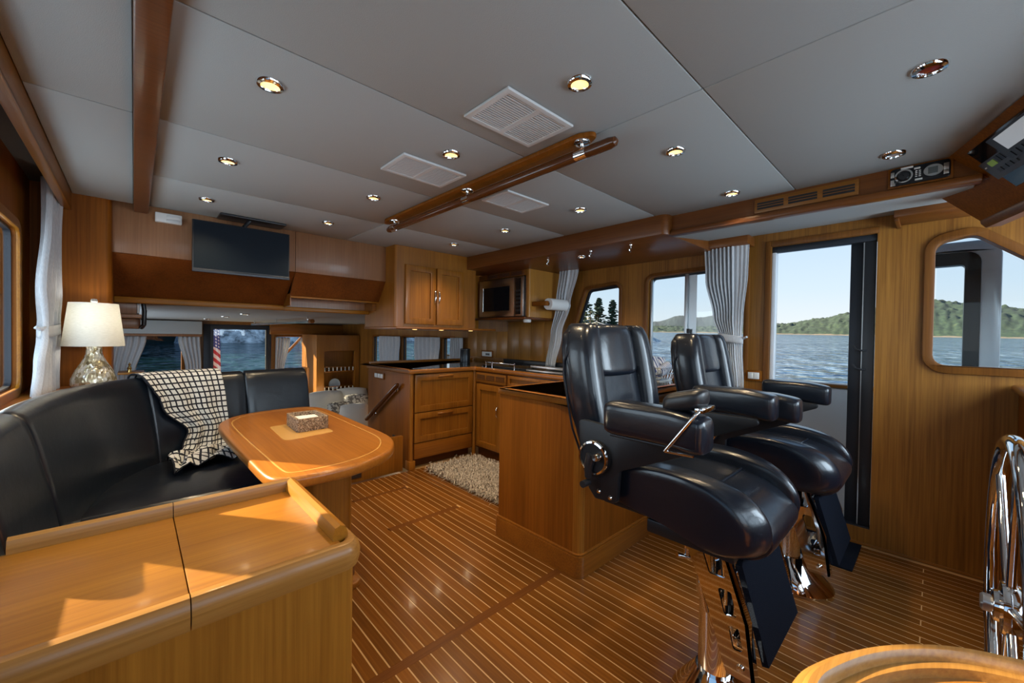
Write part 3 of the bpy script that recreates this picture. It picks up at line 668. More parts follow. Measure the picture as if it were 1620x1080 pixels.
for i in range(7):
    b = MB(); cbox(b, .275+i*.030, .118, .297+i*.030, .142, .038, .041); b.build('key', BLACK, t2)

# ------------------------------------------------------------ curtains
def curtain(name, label, group, frame, rows, pleats, amp, ztie=None, ph=0, flat=.0):
    """rows: (z, centre along the rail, half width); frame(a, d, z) -> world point"""
    rows = sorted(rows); z0, z1 = rows[0][0], rows[-1][0]
    t = thing(name, label, 'curtain', tuple(frame(rows[-1][1], 0, z1)), group)
    def f(u, v):
        z = z0+(z1-z0)*v; c, hw = interp(rows, z); w = (u*2-1)
        k = 1 if u > flat else .12
        a = c+w*hw; q = math.sin(u*pleats*2*PI+ph)*amp*k*(.55+.45*min(1, hw/rows[-1][2]))+.006*math.sin(v*9+u*5)
        return frame(a, q, z)
    MB().grid(f, pleats*10, 40).build('cloth', CURT, t, solid=.003)
    if ztie:
        c, hw = interp(rows, ztie); hw += .010; am = amp+.012
        def g(u, v):
            a = u*2*PI; return frame(c+math.cos(a)*hw, math.sin(a)*am, ztie-.028+.056*v+.012*math.cos(a))
        MB().grid(g, 28, 3).build('tieback', CURT, t, solid=.003)
        MB().tube([frame(c-hw, 0, ztie), frame(c-hw-.03, -.02, ztie+.012)], .008, 8).build('tie_knob', CURT, t)
    return t
fs = lambda a, d, z: (3.215+d, a, z)
curtain('curtain', 'grey pleated curtain tied back between the sliding window and the open door', 'galley curtains', fs,
        [(.915, 1.012, .062), (1.22, 1.035, .07), (1.285, 1.045, .075), (1.45, 1.065, .105), (1.75, 1.085, .145), (1.985, 1.09, .155)], 11, .017, 1.285, flat=.30)
curtain('curtain', 'narrow grey curtain by the slanted window, partly behind the near helm chair', 'galley curtains', fs,
        [(.96, 2.80, .06), (1.3, 2.73, .075), (1.6, 2.64, .09), (1.985, 2.575, .12)], 6, .016, flat=.4)
def fl_(a, d, z): return (-.347+.035*a+d*.8, 3.0+.40*a, z)
curtain('curtain', 'pale tied-back curtain hanging beside the port window behind the lamp', None, fl_,
        [(.925, .42, .60), (1.1, .48, .50), (1.25, .56, .36), (1.33, .57, .30), (1.5, .60, .40), (1.8, .70, .36), (2.07, .74, .34)], 5, .028, 1.275)
fq = lambda a, d, z: (3.26+d, a, z)
for c, hw, lab in ((4.58, .13, 'curtain at the saloon window nearest the galley counter corner'), (5.36, .355, 'wide pleated curtain in the middle of the saloon side windows'), (6.60, .38, 'wide pleated curtain at the far end of the saloon side windows')):
    curtain('curtain', lab, 'saloon side curtains', fq, [(.55, c, hw*.9), (1.24, c, hw)], 6, .02)
fa = lambda a, d, z: (a, 8.93+d, z)
for rows, lab in (([(.05, -.10, .15), (.55, -.14, .15), (1.18, -.05, .20)], 'pale curtain left of the left stern window, behind the lamp'),
                  ([(.35, .77, .10), (.62, .76, .11), (1.18, .70, .15)], 'pale gathered curtain right of the left stern window'),
                  ([(.02, 2.08, .07), (.5, 2.10, .08), (1.18, 2.16, .13)], 'pale curtain left of the right stern window'),
                  ([(.0, 2.70, .075), (.42, 2.68, .045), (.8, 2.64, .09), (1.18, 2.60, .13)], 'pale tied curtain right of the right stern window')):
    curtain('curtain', lab, 'stern curtains', fa, rows, 5, .02, .42 if rows[0][1] == 2.70 else None)

# ------------------------------------------------------------ saloon furniture
t = thing('corner_cabinet', 'tall wooden corner cabinet with an open niche of two railed shelves', 'cabinet', (2.9, 8.0, -.75))
MB().prism(rect(2.50, -.75, 3.315, 1.24), 'xz', 8.0, 8.05, [rect(2.64, .15, 3.22, .935)]).build('face', TEAK, t)
MB().box(2.50, 8.05, -.75, 3.315, 8.90, .14).box(2.50, 8.05, .94, 3.315, 8.9, 1.24).box(2.50, 8.05, .14, 2.63, 8.9, .94).box(2.63, 8.3, .14, 3.3, 8.33, .94).build('carcass', TEAK, t)
for z in (.15, .53):
    s_ = MB().box(2.64, 8.02, z-.012, 3.22, 8.29, z+.012, .003).build('shelf', TEAKX, t)
    q = MB().box(2.64, 8.02, z+.085, 3.22, 8.035, z+.097, .002)
    q.build('rail', TEAKX, s_)
    for i in range(8):
        x = 2.66+i*.077; MB().lathe([(.006, 0), (.011, .02), (.006, .036), (.011, .052), (.006, .075)], (x, 8.028, z+.011), 10).build('spindle', WHITE, s_)
t = thing('display_plate', 'blue and white oval plate standing in the lower niche of the corner cabinet', 'plate', (2.86, 8.08, .17))
MB().lathe([(.001, .006), (.075, 0), (.105, -.016), (.108, -.012), (.078, .008), (.001, .014)], (2.86, 8.085, .285), 30, 'y').build('dish', mat('plate_blue', (.22, .27, .36), .2), t)
MB().box(2.82, 8.06, .163, 2.90, 8.12, .178, .003).build('stand', TEAKDZ, t)
t = thing('saloon_sofa', 'light grey saloon sofa below the corner cabinet', 'sofa', (2.7, 7.2, -.75))
MB().box(2.2, 6.3, -.75, 3.3, 7.9, -.5, .02).build('base', TEAK, t)
MB().box(2.15, 6.3, -.5, 3.3, 7.9, -.3, .05, 3).build('seat', GREYF, t)
MB().box(2.10, 7.78, -.32, 3.3, 7.97, -.06, .05, 3).build('backrest', GREYF, t)
def cushion(name, label, c, w, h, d, rz, tilt, m, group):
    b = MB(); N = 14
    def side(sgn):
        def f(u, v):
            x, y = u*2-1, v*2-1; r = (1-abs(x)**2.6)*(1-abs(y)**2.6); p = 1-.10*(x*x*y*y)
            return (x*w/2*(1-.06*(1-abs(y))**0*(y*y)*.5)*p, sgn*d/2*max(r, 0)**.55, y*h/2*p)
        return f
    b.grid(side(1), N, N); b.grid(side(-1), N, N); bmesh.ops.remove_doubles(b.bm, verts=b.bm.verts, dist=.0008); bmesh.ops.recalc_face_normals(b.bm, faces=b.bm.faces)
    o = b.build(name, m); o.location = c; o.rotation_euler = (tilt, 0, rz); return tag(o, label, 'cushion', group)
cushion('throw_cushion', 'large white cushion at the left end of the saloon sofa', (2.52, 7.55, -.07), .72, .62, .22, .1, -.25, PILLOWW, 'saloon cushions')
cushion('throw_cushion', 'white cushion standing highest at the back of the saloon sofa', (3.02, 7.62, -.03), .6, .56, .2, -.3, -.2, PILLOWW, 'saloon cushions')
cushion('throw_cushion', 'small mottled patterned cushion between the white ones on the saloon sofa', (2.60, 7.12, -.12), .42, .42, .16, .25, -.3, PATT, 'saloon cushions')
cushion('throw_cushion', 'mottled patterned cushion behind the front white cushion, by the galley cabinet', (2.98, 7.28, -.03), .46, .4, .14, -.2, -.3, PATT, 'saloon cushions')
cushion('throw_cushion', 'white cushion in front of the patterned ones, by the galley cabinet edge', (2.72, 6.72, -.13), .5, .46, .18, -.1, -.3, PILLOWW, 'saloon cushions')
t = thing('saloon_handrail', 'chrome and wood handrail hung under the saloon ceiling', 'handrail', (1.6, 5.5, 1.45))
MB().tube([(1.46, 4.9, 1.41), (1.46, 8.0, 1.41)], .018).build('rail', CHROME, t)
MB().cyl((1.46, 4.82, 1.41), (1.46, 4.9, 1.41), .024).build('end_cap', TEAKDZ, t, 'dark wooden end cap')
for y in (5.0, 6.4, 7.8): MB().cyl((1.46, y, 1.41), (1.46, y, 1.4675), .008).build('bracket', CHROME, t)
for x, y, lab in ((.85, 5.0, 'saloon downlight nearest the bulkhead, on the left'), (.83, 6.1, 'second saloon downlight from the bulkhead, on the left'), (.8, 7.6, 'farthest saloon downlight on the left'), (2.55, 5.0, 'saloon downlight left of the galley wall cupboard')):
    downlight(x, y, 1.4675, lab, r=.045)
t = thing('overhead_locker', 'light wooden box on a shelf under the saloon ceiling, right above the lamp', 'locker', (-.12, 4.1, 1.3))
MB().box(-.30, 3.95, 1.395, .015, 4.28, 1.52, .004).build('box', PALE, t)
MB().box(-.30, 3.93, 1.52, .035, 4.3, 1.545, .004).build('lid', PALE, t)
MB().box(.0155, 3.96, 1.40, .03, 4.2, 1.515, .004).build('end_panel', WHITE, t, 'white end panel')
MB().box(-.30, 3.92, 1.365, .04, 4.3, 1.393, .004).box(-.30, 4.0, 1.29, .035, 4.28, 1.364, .01).build('shelf', PALE, t)
MB().tube([(.045, 3.95, 1.50), (.055, 3.94, 1.42), (.052, 3.95, 1.32), (.04, 4.0, 1.30)], .014).build('handle', BLACK, t, 'black strap handle')
t = thing('stern_shelf', 'small wooden ledge with a gold ornament in the dark left stern corner', 'shelf', (-.02, 8.6, .5))
MB().box(-.18, 8.45, .60, .12, 8.9, .63, .004).build('ledge', GOLD, t)
MB().lathe([(.03, 0), (.012, .02), (.03, .06), (.01, .10), (.018, .12), (.001, .15)], (-.05, 8.55, .63), 14).build('ornament', mat('brass', (.6, .42, .15), .25, 1), t)
# stairs and the low panel at their head
t = thing('companion_stairs', 'wooden steps leading down to the saloon beside the galley cabinet', 'stairs', (1.43, 4, -.75))
for i in range(4): MB().box(1.04, 3.5+i*.26, -.75, 1.86, 3.76+i*.26, -.15-i*.17+.0, .01).build('step', TEAKDZ, t)
t = thing('stair_bulkhead', 'low wooden panel with a dark air grille at the head of the stairs', 'panel', (1.43, 3.42, 0))
MB().box(1.03, 3.40, 0, 1.83, 3.44, .33, .004).build('board', TEAK, t)
f = MB().box(1.22, 3.394, .03, 1.44, 3.402, .20, .003).build('grille', TEAKD, t)
q = MB()
for i in range(8): q.box(1.23, 3.391, .04+i*.019, 1.43, 3.395, .052+i*.019)
q.build('slats', DARK, f, kind='stuff')

# ------------------------------------------------------------ galley
def raised(parent, plane_y, x0, z0, x1, z1, name, rail=.05, m=TEAK, px=None, th=.024):
    """door or drawer front with a raised frame and a sunk panel; in the plane y (facing -y), or x when px is given (facing -x)"""
    if px is None:
        f = MB().prism(rect(x0, z0, x1, z1), 'xz', plane_y-th, plane_y, [rect(x0+rail, z0+rail, x1-rail, z1-rail)], .004).build(name, m, parent)
        MB().box(x0+rail-.002, plane_y-th*.2, z0+rail-.002, x1-rail+.002, plane_y-.001, z1-rail+.002).build('panel', m, f)
    else:
        f = MB().prism(rect(x0, z0, x1, z1), 'yz', px-th, px, [rect(x0+rail, z0+rail, x1-rail, z1-rail)], .004).build(name, m, parent)
        MB().box(px-th*.2, x0+rail-.002, z0+rail-.002, px-.001, x1-rail+.002, z1-rail+.002).build('panel', m, f)
    return f
def bowpull(p, d, out, L, f, m=CHROME, r=.006):
    """arched pull handle centred at p along d, standing off along out"""
    p, d, out = Vector(p), Vector(d), Vector(out)
    MB().tube([p+d*(L/2)*math.cos(a)+out*.026*math.sin(a)**.7 for a in [PI*k/12 for k in range(13)]], r, 10).build('handle', m, f, 'chrome handle' if m is CHROME else None)
t = thing('fridge_drawer_unit', 'wooden galley unit with two framed drawers beside the stairs', 'cabinet', (2.25, 3.8, 0))
MB().box(1.90, 3.375, .085, 2.63, 4.28, .905).box(1.935, 3.45, .001, 2.63, 4.25, .085).build('body', TEAKD, t)
MB().box(1.876, 3.375, .001, 1.9, 4.28, .905, .002).build('side_panel', TEAKDZ, t)
MB().cyl((1.896, 3.374, .001), (1.896, 3.374, .905), .02, n=20).build('corner_post', TEAK, t)
MB().box(1.87, 3.352, .0, 1.935, 3.43, .085, .006).build('foot', TEAK, t)
for z0, z1, pl in ((.540, .897, 1), (.252, .532, 1)):
    f = raised(t, 3.373, 1.925, z0, 2.605, z1, 'drawer', .058)
    MB().tube([(2.18, 3.352, z1-.028), (2.20, 3.335, z1-.024), (2.265, 3.325, z1-.022), (2.33, 3.335, z1-.024), (2.35, 3.352, z1-.028)], .011, 10).build('handle', TEAKX, f)
MB().box(1.925, 3.353, .098, 2.605, 3.374, .244, .004).build('kick_panel', TEAKX, t)
MB().cyl((2.40, 3.37, .05), (2.40, 3.34, .05), .012, n=12).build('catch', CHROME, t, 'small chrome catch')
q = MB().box(1.8745, 3.55, .10, 1.877, 3.70, .28); q.build('side_grille', DARK, t)
o = thing('switch_panel', 'white triple light switch on the side of the galley unit', 'switch', (1.875, 4.0, .845))
MB().box(1.866, 3.885, .808, 1.8755, 4.115, .875, .003).build('plate', TEAKDZ, o)
for i in range(3): MB().box(1.861, 3.905+i*.066, .82, 1.8665, 3.962+i*.066, .863, .002).build('rocker', WHITE, o)
o = thing('stair_handrail', 'short sloping wooden handrail on chrome mounts on the galley unit side', 'handrail', (1.84, 3.9, .6))
MB().tube([(1.835, 3.52, .800), (1.835, 3.54, .79), (1.835, 4.22, .355), (1.835, 4.24, .345)], [.012, .021, .021, .012], 16).build('rail', TEAKR, o)
for y, z in ((3.62, .735), (4.10, .43)):
    MB().lathe([(.001, .0), (.026, 0), (.024, -.006), (.010, -.01), (.010, -.03), (.001, -.03)], (1.8755, y, z), 20, 'x').build('mount', CHROME, o)
t = thing('starboard_galley_cabinet', 'wooden galley cabinet under the cooktop with a grille above its door', 'cabinet', (2.95, 2.6, 0))
t.name = 'galley_cabinet'
MB().box(2.645, 1.93, .10, 3.32, 3.36, .905).box(2.70, 1.95, .001, 3.3, 3.36, .10).build('body', TEAKD, t)
MB().cyl((2.636, 3.36, .001), (2.636, 3.36, .905), .022, n=20).build('corner_post', TEAK, t)
f = raised(t, 0, 2.93, .12, 3.31, .775, 'door', .06, px=2.644); bowpull((2.622, 2.965, .52), (0, 0, 1), (-1, 0, 0), .10, f)
f = raised(t, 0, 2.50, .12, 2.91, .775, 'door', .06, px=2.644); bowpull((2.622, 2.865, .52), (0, 0, 1), (-1, 0, 0), .10, f)
f = MB().box(2.626, 2.86, .79, 2.645, 3.33, .895, .003).build('grille_panel', TEAKY, t)
for y in (2.88, 3.03, 3.18):
    MB().box(2.624, y, .82, 2.627, y+.125, .868).build('opening', DARK, f)
    # slats of the opening
    q = MB()
    for i in range(4): q.box(2.621, y, .824+i*.011, 2.6255, y+.125, .829+i*.011)
    q.build('slats', TEAKY, f, kind='stuff')
raised(t, 0, 2.0, .79, 2.83, .895, 'drawer', .03, px=2.644)
t = thing('island_cabinet', 'plain wooden galley peninsula with a stepped plinth behind the helm chairs', 'cabinet', (2.1, 1.6, 0))
isp = rpoly([(1.71, 1.27), (2.57, 1.27), (2.57, 1.92), (1.71, 1.92)], [.03, .012, 0, .012], 6)
MB().prism(isp, 'xy', .001, .905).build('body', TEAKDZ, t)
MB().prism(inset(isp, -.016), 'xy', .001, .115).prism(inset(isp, -.011), 'xy', .115, .128, bev=.004).build('plinth', TEAKX, t)
MB().cyl((1.742, 1.302, .128), (1.742, 1.302, .905), .0345, n=24).build('corner_post', TEAK, t)
t = thing('window_counter_cabinet', 'wooden cabinet with a drawer below the sliding window', 'cabinet', (2.95, 1.6, 0))
MB().box(2.585, 1.335, .09, 3.32, 1.925, .905).box(2.62, 1.42, .001, 3.3, 1.9, .09).build('body', TEAKX, t)
f = raised(t, 1.334, 2.62, .70, 3.28, .885, 'drawer', .035)
bowpull((2.95, 1.314, .79), (1, 0, 0), (0, -1, 0), .10, f)
raised(t, 1.334, 2.62, .12, 3.28, .685, 'door', .06)
t = thing('galley_worktop', 'dark polished stone worktop with a rounded wooden edge running round the galley', 'worktop', (2.6, 2.6, .91))
U = [(1.695, 1.255), (3.325, 1.255), (3.325, 4.30), (1.86, 4.30), (1.86, 3.338), (2.615, 3.338), (2.615, 1.935), (1.695, 1.935)]
Ur = rpoly(U, [.03, 0, 0, .01, .02, .03, .03, .03], 5)
Ui = inset(Ur, .034)
MB().prism(Ur, 'xy', .9065, .947, [Ui], .009, 3).build('edge', TEAKX, t, 'rounded wooden edge')
MB().prism(inset(Ui, -.0005), 'xy', .9075, .9445).build('slab', GRANITE, t)
MB().box(1.88, 4.255, .946, 3.30, 4.285, .975, .006).build('fiddle', TEAKX, t, 'low wooden rear rail')
t = thing('canister', 'dark cylindrical canister on the worktop in the galley corner', 'canister', (2.78, 3.62, .945))
MB().lathe([(.001, 0), (.062, 0), (.062, .02), (.058, .024), (.058, .16), (.055, .165), (.001, .165)], (2.82, 3.78, .9455), 32).build('body', mat('dark_steel', (.03, .034, .04), .3, .7), t)
MB().lathe([(.001, .0), (.06, 0), (.06, .006), (.05, .012), (.001, .014)], (2.82, 3.78, 1.1105), 32).build('lid', BLACK, t)
t = thing('cooktop', 'black glass cooktop with a low chrome sea rail', 'cooktop', (3.0, 2.9, .945))
MB().prism(rpoly(rect(2.78, 2.50, 3.28, 3.42), .03), 'xy', .9455, .958, bev=.003).build('glass', BLACKG, t)
MB().box(3.26, 2.42, .9455, 3.325, 3.6, 1.0, .004).build('upstand', BLACK, t)
MB().tube([(2.74, 3.28, .995), (2.74, 2.86, .995)], .005, 10).build('sea_rail', CHROME, t)
for y in (3.3, 3.2, 2.86): MB().cyl((2.74, y, .9455), (2.74, y, 1.005), .006, n=12).build('rail_post', CHROME, t)
t = thing('rail_fitting', 'pair of polished steel pot-holder bars beside the cooktop', 'pot holder', (2.74, 2.5, .9455))
MB().box(2.70, 2.12, .9455, 2.735, 2.66, .965, .003).build('bar', STEEL, t)
MB().box(2.76, 2.12, .975, 2.79, 2.66, 1.0, .003).build('bar', STEEL, t)
for y in (2.15, 2.64): MB().box(2.70, y-.015, .966, 2.79, y+.015, .976, .002).build('bracket', BLACK, t)
o = thing('wall_socket', 'white socket in a wooden frame on the galley backsplash', 'socket', (3.329, 3.98, 1.04))
MB().box(3.317, 3.86, .995, 3.3298, 4.10, 1.085, .003).build('frame', TEAKDZ, o)
MB().box(3.312, 3.885, 1.01, 3.3175, 4.075, 1.07, .002).build('plate', WHITE, o)
MB().box(3.3105, 3.92, 1.025, 3.3125, 4.0, 1.05).build('opening', BLACK, o)
o = thing('wall_switch', 'white switch in a wooden frame beside the open door', 'switch', (3.329, .91, 1.013))
MB().box(3.316, .862, .975, 3.3298, .968, 1.052, .003).build('frame', TEAKDZ, o)
MB().box(3.311, .878, .990, 3.3165, .952, 1.038, .002).build('plate', WHITE, o)
for y in (.882, .918): MB().box(3.308, y, .996, 3.3115, y+.03, 1.032, .002).build('rocker', WHITE, o)
t = thing('wall_cupboard', 'wooden wall cupboard with two framed doors above the worktop', 'cupboard', (2.1, 3.5, 1.35))
MB().prism(rpoly([(1.69, 3.32), (2.60, 3.32), (2.60, 3.95), (1.69, 3.95)], [.025, 0, 0, 0], 6), 'xy', 1.348, 2.0790).build('body', TEAK, t)
for x0, x1, hx in ((1.785, 2.102, 2.088), (2.118, 2.43, 2.132)):
    f = raised(t, 3.319, x0, 1.375, x1, 1.915, 'door', .055)
    bowpull((hx, 3.299, 1.64), (0, 0, 1), (0, -1, 0), .115, f)
MB().box(1.69, 3.285, 1.328, 2.86, 3.97, 1.348, .004).build('bottom_ledge', TEAKX, t)
for x in (1.95, 2.25, 2.62):
    MB().lathe([(.001, -.006), (.02, -.004), (.024, 0), (.001, 0)], (x, 3.42, 1.328), 18).build('under_light', LENS, t, 'small lit lamp under the cupboard')
    l = bpy.data.lights.new('under_bulb', 'SPOT'); l.energy = 3.0; l.color = WARM; l.spot_size = math.radians(150); l.spot_blend = 1; l.shadow_soft_size = .02
    lo = bpy.data.objects.new('bulb', l); COL.objects.link(lo); lo.parent = t; lo.location = (x-2.1, 3.42-3.5, -.035)
MB().box(2.60, 3.6, 1.35, 2.87, 3.95, 2.079, .002).build('filler_panel', TEAK, t)
t = thing('microwave_cabinet', 'wooden cabinet housing the microwave, with a slotted grille on top', 'cabinet', (3.1, 3.2, 1.46))
MB().prism(rpoly([(2.865, 2.79), (3.325, 2.79), (3.325, 2.82), (2.865, 2.82)], [.02, 0, 0, 0], 6), 'xy', 1.462, 1.9515).build('side_panel', wood('teak_amber', (.28, .115, .018), (.50, .23, .045), 'Z', .3, .4), t)
MB().box(2.87, 2.821, 1.895, 3.325, 3.60, 1.9515).box(2.87, 3.565, 1.47, 3.325, 3.6, 1.895).box(2.87, 2.821, 1.48, 2.885, 2.845, 1.895).build('carcass', TEAKY, t)
MB().box(2.80, 2.785, 1.448, 3.325, 3.62, 1.4705, .004).build('shelf', TEAKD, t)
f = MB().box(2.862, 2.87, 1.898, 2.871, 3.45, 1.948, .002).build('grille_frame', TEAKD, t)
for y in (2.90, 3.085, 3.27):
    MB().box(2.860, y, 1.905, 2.8625, y+.155, 1.942).build('opening', DARK, f)
    q = MB()
    for i in range(4): q.box(2.858, y, 1.908+i*.009, 2.861, y+.155, 1.912+i*.009)
    q.build('slats', TEAKD, f, kind='stuff')
t = thing('microwave', 'stainless steel microwave oven with a dark window and keypad', 'microwave', (3.05, 3.2, 1.471))
MB().box(2.862, 2.85, 1.476, 3.25, 3.56, 1.885, .004).build('case', BLACK, t)
f = MB().prism(rect(2.985, 1.482, 3.556, 1.882), 'yz', 2.842, 2.864, [rect(3.06, 1.545, 3.49, 1.80)], .003).build('door', STEEL, t)
MB().box(2.848, 3.058, 1.543, 2.856, 3.492, 1.802).build('window', BLACKG, f, 'dark glass window')
MB().box(2.841, 2.855, 1.482, 2.864, 2.978, 1.882, .002).build('control_panel', STEEL, t)
kp = MB().box(2.838, 2.888, 1.50, 2.8415, 2.962, 1.868).build('keypad', BLACKG, t)
for i in range(6):
    for j in range(3): MB().box(2.8365, 2.895+j*.022, 1.53+i*.04, 2.8385, 2.909+j*.022, 1.552+i*.04).build('key', mat('key_grey', (.03, .032, .035), .4) if i+j == 0 else bpy.data.materials['key_grey'], kp)
for y in (2.90, 3.5): MB().cyl((2.90, y, 1.4705), (2.90, y, 1.478), .012, n=10).build('foot', BLACK, t)
t = thing('puck_light', 'small white puck light under the microwave cabinet', 'light', (2.93, 2.83, 1.448))
MB().lathe([(.001, -.03), (.036, -.03), (.04, -.02), (.04, 0), (.001, 0)], (2.90, 2.85, 1.4475), 24).build('case', WHITE, t)
MB().lathe([(.001, -.034), (.026, -.032), (.03, -.029), (.001, -.029)], (2.90, 2.85, 1.4475), 20).build('lens', LENSOFF, t)
t = thing('paper_towel_roll', 'white paper towel roll on a wooden holder beside the microwave', 'paper towel', (3.1, 2.6, 1.6))
rr = [(.057*math.cos(a), .057*math.sin(a)) for a in [2*PI*i/36 for i in range(36)]]
MB().prism([(2.62+p[0], 1.598+p[1]) for p in rr], 'yz', 2.955, 3.235, [[(2.62+p[0]*.36, 1.598+p[1]*.36) for p in rr]]).build('roll', PAPER, t)
MB().box(2.90, 2.60, 1.58, 2.945, 2.789, 1.625, .006).box(3.245, 2.60, 1.58, 3.27, 2.789, 1.625, .006).cyl((2.92, 2.62, 1.598), (3.26, 2.62, 1.598), .012).build('holder', TEAKDZ, t)
t = thing('towel_basket', 'clear wire basket of rolled blue-striped towels on the worktop by the window', 'basket', (3.07, 1.55, .945))
bx, by = 3.02, 1.52
q = MB(); 
for zz, s in ((.955, .10), (1.0, .115), (1.05, .13)): q.tube([(bx-s, by-s*.8, zz), (bx+s, by-s*.8, zz), (bx+s, by+s*.8, zz), (bx-s, by+s*.8, zz)], .003, 6, True)
for i in range(9):
    u = -1+2*i/8
    for sx, sy in ((u, -1), (u, 1), (-1, u), (1, u)): q.tube([(bx+sx*.10, by+sy*.08, .949), (bx+sx*.13, by+sy*.104, 1.05)], .002, 5)
q.build('wire_frame', ALU, t)
MB().box(bx-.1, by-.08, .9455, bx+.1, by+.08, .951).build('base', WHITE, t)
TOW = mat('striped_towel', (.6, .6, .6), .95)
_w = nd(TOW, 'ShaderNodeTexWave'); _w.inputs['Scale'].default_value = 16; _w.inputs['Distortion'].default_value = 1; lk(TOW, coords(TOW, (1, .4, .5)), _w.inputs['Vector'])
lk(TOW, ramp(TOW, _w.outputs['Fac'], [(.30, (.62, .63, .66)), (.68, (.62, .63, .66)), (.74, (.05, .07, .2))]), pb(TOW).inputs['Base Color'])
for i, (a, bb, r) in enumerate((((bx-.07, by-.03, 1.0), (bx-.05, by+.02, 1.125), .045), ((bx+.03, by-.02, .99), (bx+.08, by+.02, 1.11), .05), ((bx-.02, by+.03, 1.0), (bx-.0, by+.05, 1.13), .045), ((bx-.09, by-.06, 1.01), (bx+.09, by-.05, 1.055), .04))):
    o = MB(); o.tube([Vector(a).lerp(Vector(bb), k) for k in (0, .06, .5, .94, 1)], [r*.75, r, r*1.04, r, r*.7], 18); o = o.build('rolled_towel', TOW)
    tag(o, ['blue-striped towel standing at the left of the wire basket', 'blue-striped towel leaning right in the wire basket', 'blue-striped towel at the back of the wire basket', 'blue-striped towel lying across the front of the wire basket'][i], 'towel', 'towels in the wire basket')
# shaggy rug
t = thing('shaggy_rug', 'white shaggy fur rug on the galley floor', 'rug', (2.3, 2.7, 0))
rg = [(2.02, 2.22), (2.56, 2.20), (2.58, 3.15), (2.5, 3.24), (2.06, 3.2)]
MB().prism(rpoly(rg, .06), 'xy', .0015, .012, bev=.003).build('backing', FUR, t)
b = MB(); v_, f_ = [], []
for i in range(9500):
    x, y = random.uniform(2.0, 2.56), random.uniform(2.2, 3.24)
    a = random.uniform(0, 2*PI); L = random.uniform(.045, .095); h = random.uniform(.02, .07); w = random.uniform(.002, .005)
    dx, dy = math.cos(a), math.sin(a); k = len(v_)
    v_ += [(x-dy*w, y+dx*w, .008), (x+dy*w, y-dx*w, .008), (x+dx*L*.5-dy*w*.9, y+dy*L*.5+dx*w*.9, h), (x+dx*L*.5+dy*w*.9, y+dy*L*.5-dx*w*.9, h), (x+dx*L, y+dy*L, h*random.uniform(.4, .9))]
    f_ += [(k, k+1, k+3, k+2), (k+2, k+3, k+4)]
me = bpy.data.meshes.new('pile'); me.from_pydata([Vector(p)-Vector((2.3, 2.7, 0)) for p in v_], [], f_); me.materials.append(FUR)
o = bpy.data.objects.new('pile', me); COL.objects.link(o); o.parent = t; o['kind'] = 'stuff'; o['label'] = 'long shaggy pile'

# ------------------------------------------------------------ settee, blanket, lamp
t = thing('settee', 'black leather corner settee with a curved high backrest around the table', 'settee', (.1, 2.5, 0))
BP = smoothpath([(-.312, .96, 0), (-.318, 1.5, 0), (-.31, 2.05, 0), (-.283, 2.48, 0), (-.195, 2.87, 0), (-.02, 3.175, 0), (.19, 3.315, 0), (.42, 3.385, 0), (.72, 3.44, 0), (1.0, 3.49, 0)], 8)
cum = [0]
for a, c in zip(BP, BP[1:]): cum.append(cum[-1]+(c-a).length)
def bpath(s):
    s = max(0, min(cum[-1]-1e-6, s)); i = max(j for j in range(len(cum)) if cum[j] <= s); i = min(i, len(BP)-2)
    k = (s-cum[i])/(cum[i+1]-cum[i]); p = BP[i].lerp(BP[i+1], k); d = (BP[i+1]-BP[i]).normalized()
    return p, Vector((d.y, -d.x, 0))
def sofy(x=None, y=None):
    return min((abs(p.x-x) if x is not None else abs(p.y-y), c) for p, c in zip(BP, cum))[1]
PROF = smoothpath([(-.05, .44, 0), (.12, .46, 0), (.128, .52, 0), (.105, .68, 0), (.075, .84, 0), (.05, .945, 0), (.026, .985, 0), (-.01, 1.0, 0), (-.04, .985, 0), (-.052, .93, 0)], 3)
def backseg(s0, s1, name='back_cushion', dz=lambda s: 0):
    n = max(8, int((s1-s0)/.05)); rings = []
    for i in range(n+5):
        if i < 2: s, k = s0+.006*i, .80+.14*i
        elif i > n+2: s, k = s1-.006*(n+4-i), .80+.14*(n+4-i)
        else: s, k = s0+.014+(s1-s0-.028)*(i-2)/n, 1
        p, nv = bpath(s)
        rings.append([p+nv*(.03+(q.x-.03)*k)+Vector((0, 0, .72+(q.y-.72)*(1-(1-k)*.3)+dz(s)*max(0, (q.y-.5)/.5))) for q in PROF])
    return MB().loft(rings).build(name, LEATHER2, t)
sA, sB, sC, sD = sofy(y=1.50), sofy(y=2.12), sofy(x=.02), cum[-1]
backseg(sA-.04, sA+.03); backseg(sA+.032, sB); backseg(sB+.002, sC); backseg(sC+.002, sofy(x=.55)); backseg(sofy(x=.55)+.002, sD)
MB().box(-.20, 1.46, .40, .45, 2.36, .50, .035, 4).build('seat_cushion', LEATHER, t)
MB().prism(rpoly([(-.2, 2.38), (.47, 2.38), (.97, 2.86), (.97, 3.44), (.1, 3.34), (-.17, 2.9)], [.03, .06, .06, .03, .03, .03]), 'xy', .40, .50, bev=.03, seg=4).build('seat_cushion', LEATHER, t)
MB().box(-.41, 1.46, .001, .40, 2.38, .40).prism([(-.3, 2.38), (.40, 2.38), (.9, 2.88), (.95, 3.38), (-.05, 3.25), (-.3, 2.6)], 'xy', .001, .40).build('base', TEAKDZ, t)
MB().box(1.0, 3.44, .001, 1.022, 3.56, 1.0, .005).build('end_panel', TEAK, t, 'golden wooden end panel')
st(MB().prism([(-.419, 2.5), (-.34, 2.5), (-.25, 2.93), (-.06, 3.24), (.10, 3.34), (.10, 3.449), (-.419, 3.449)], 'xy', .925, .95).build('trim_15', TEAKX))
BLK = mat('checked_wool', (.5, .5, .5), .95)
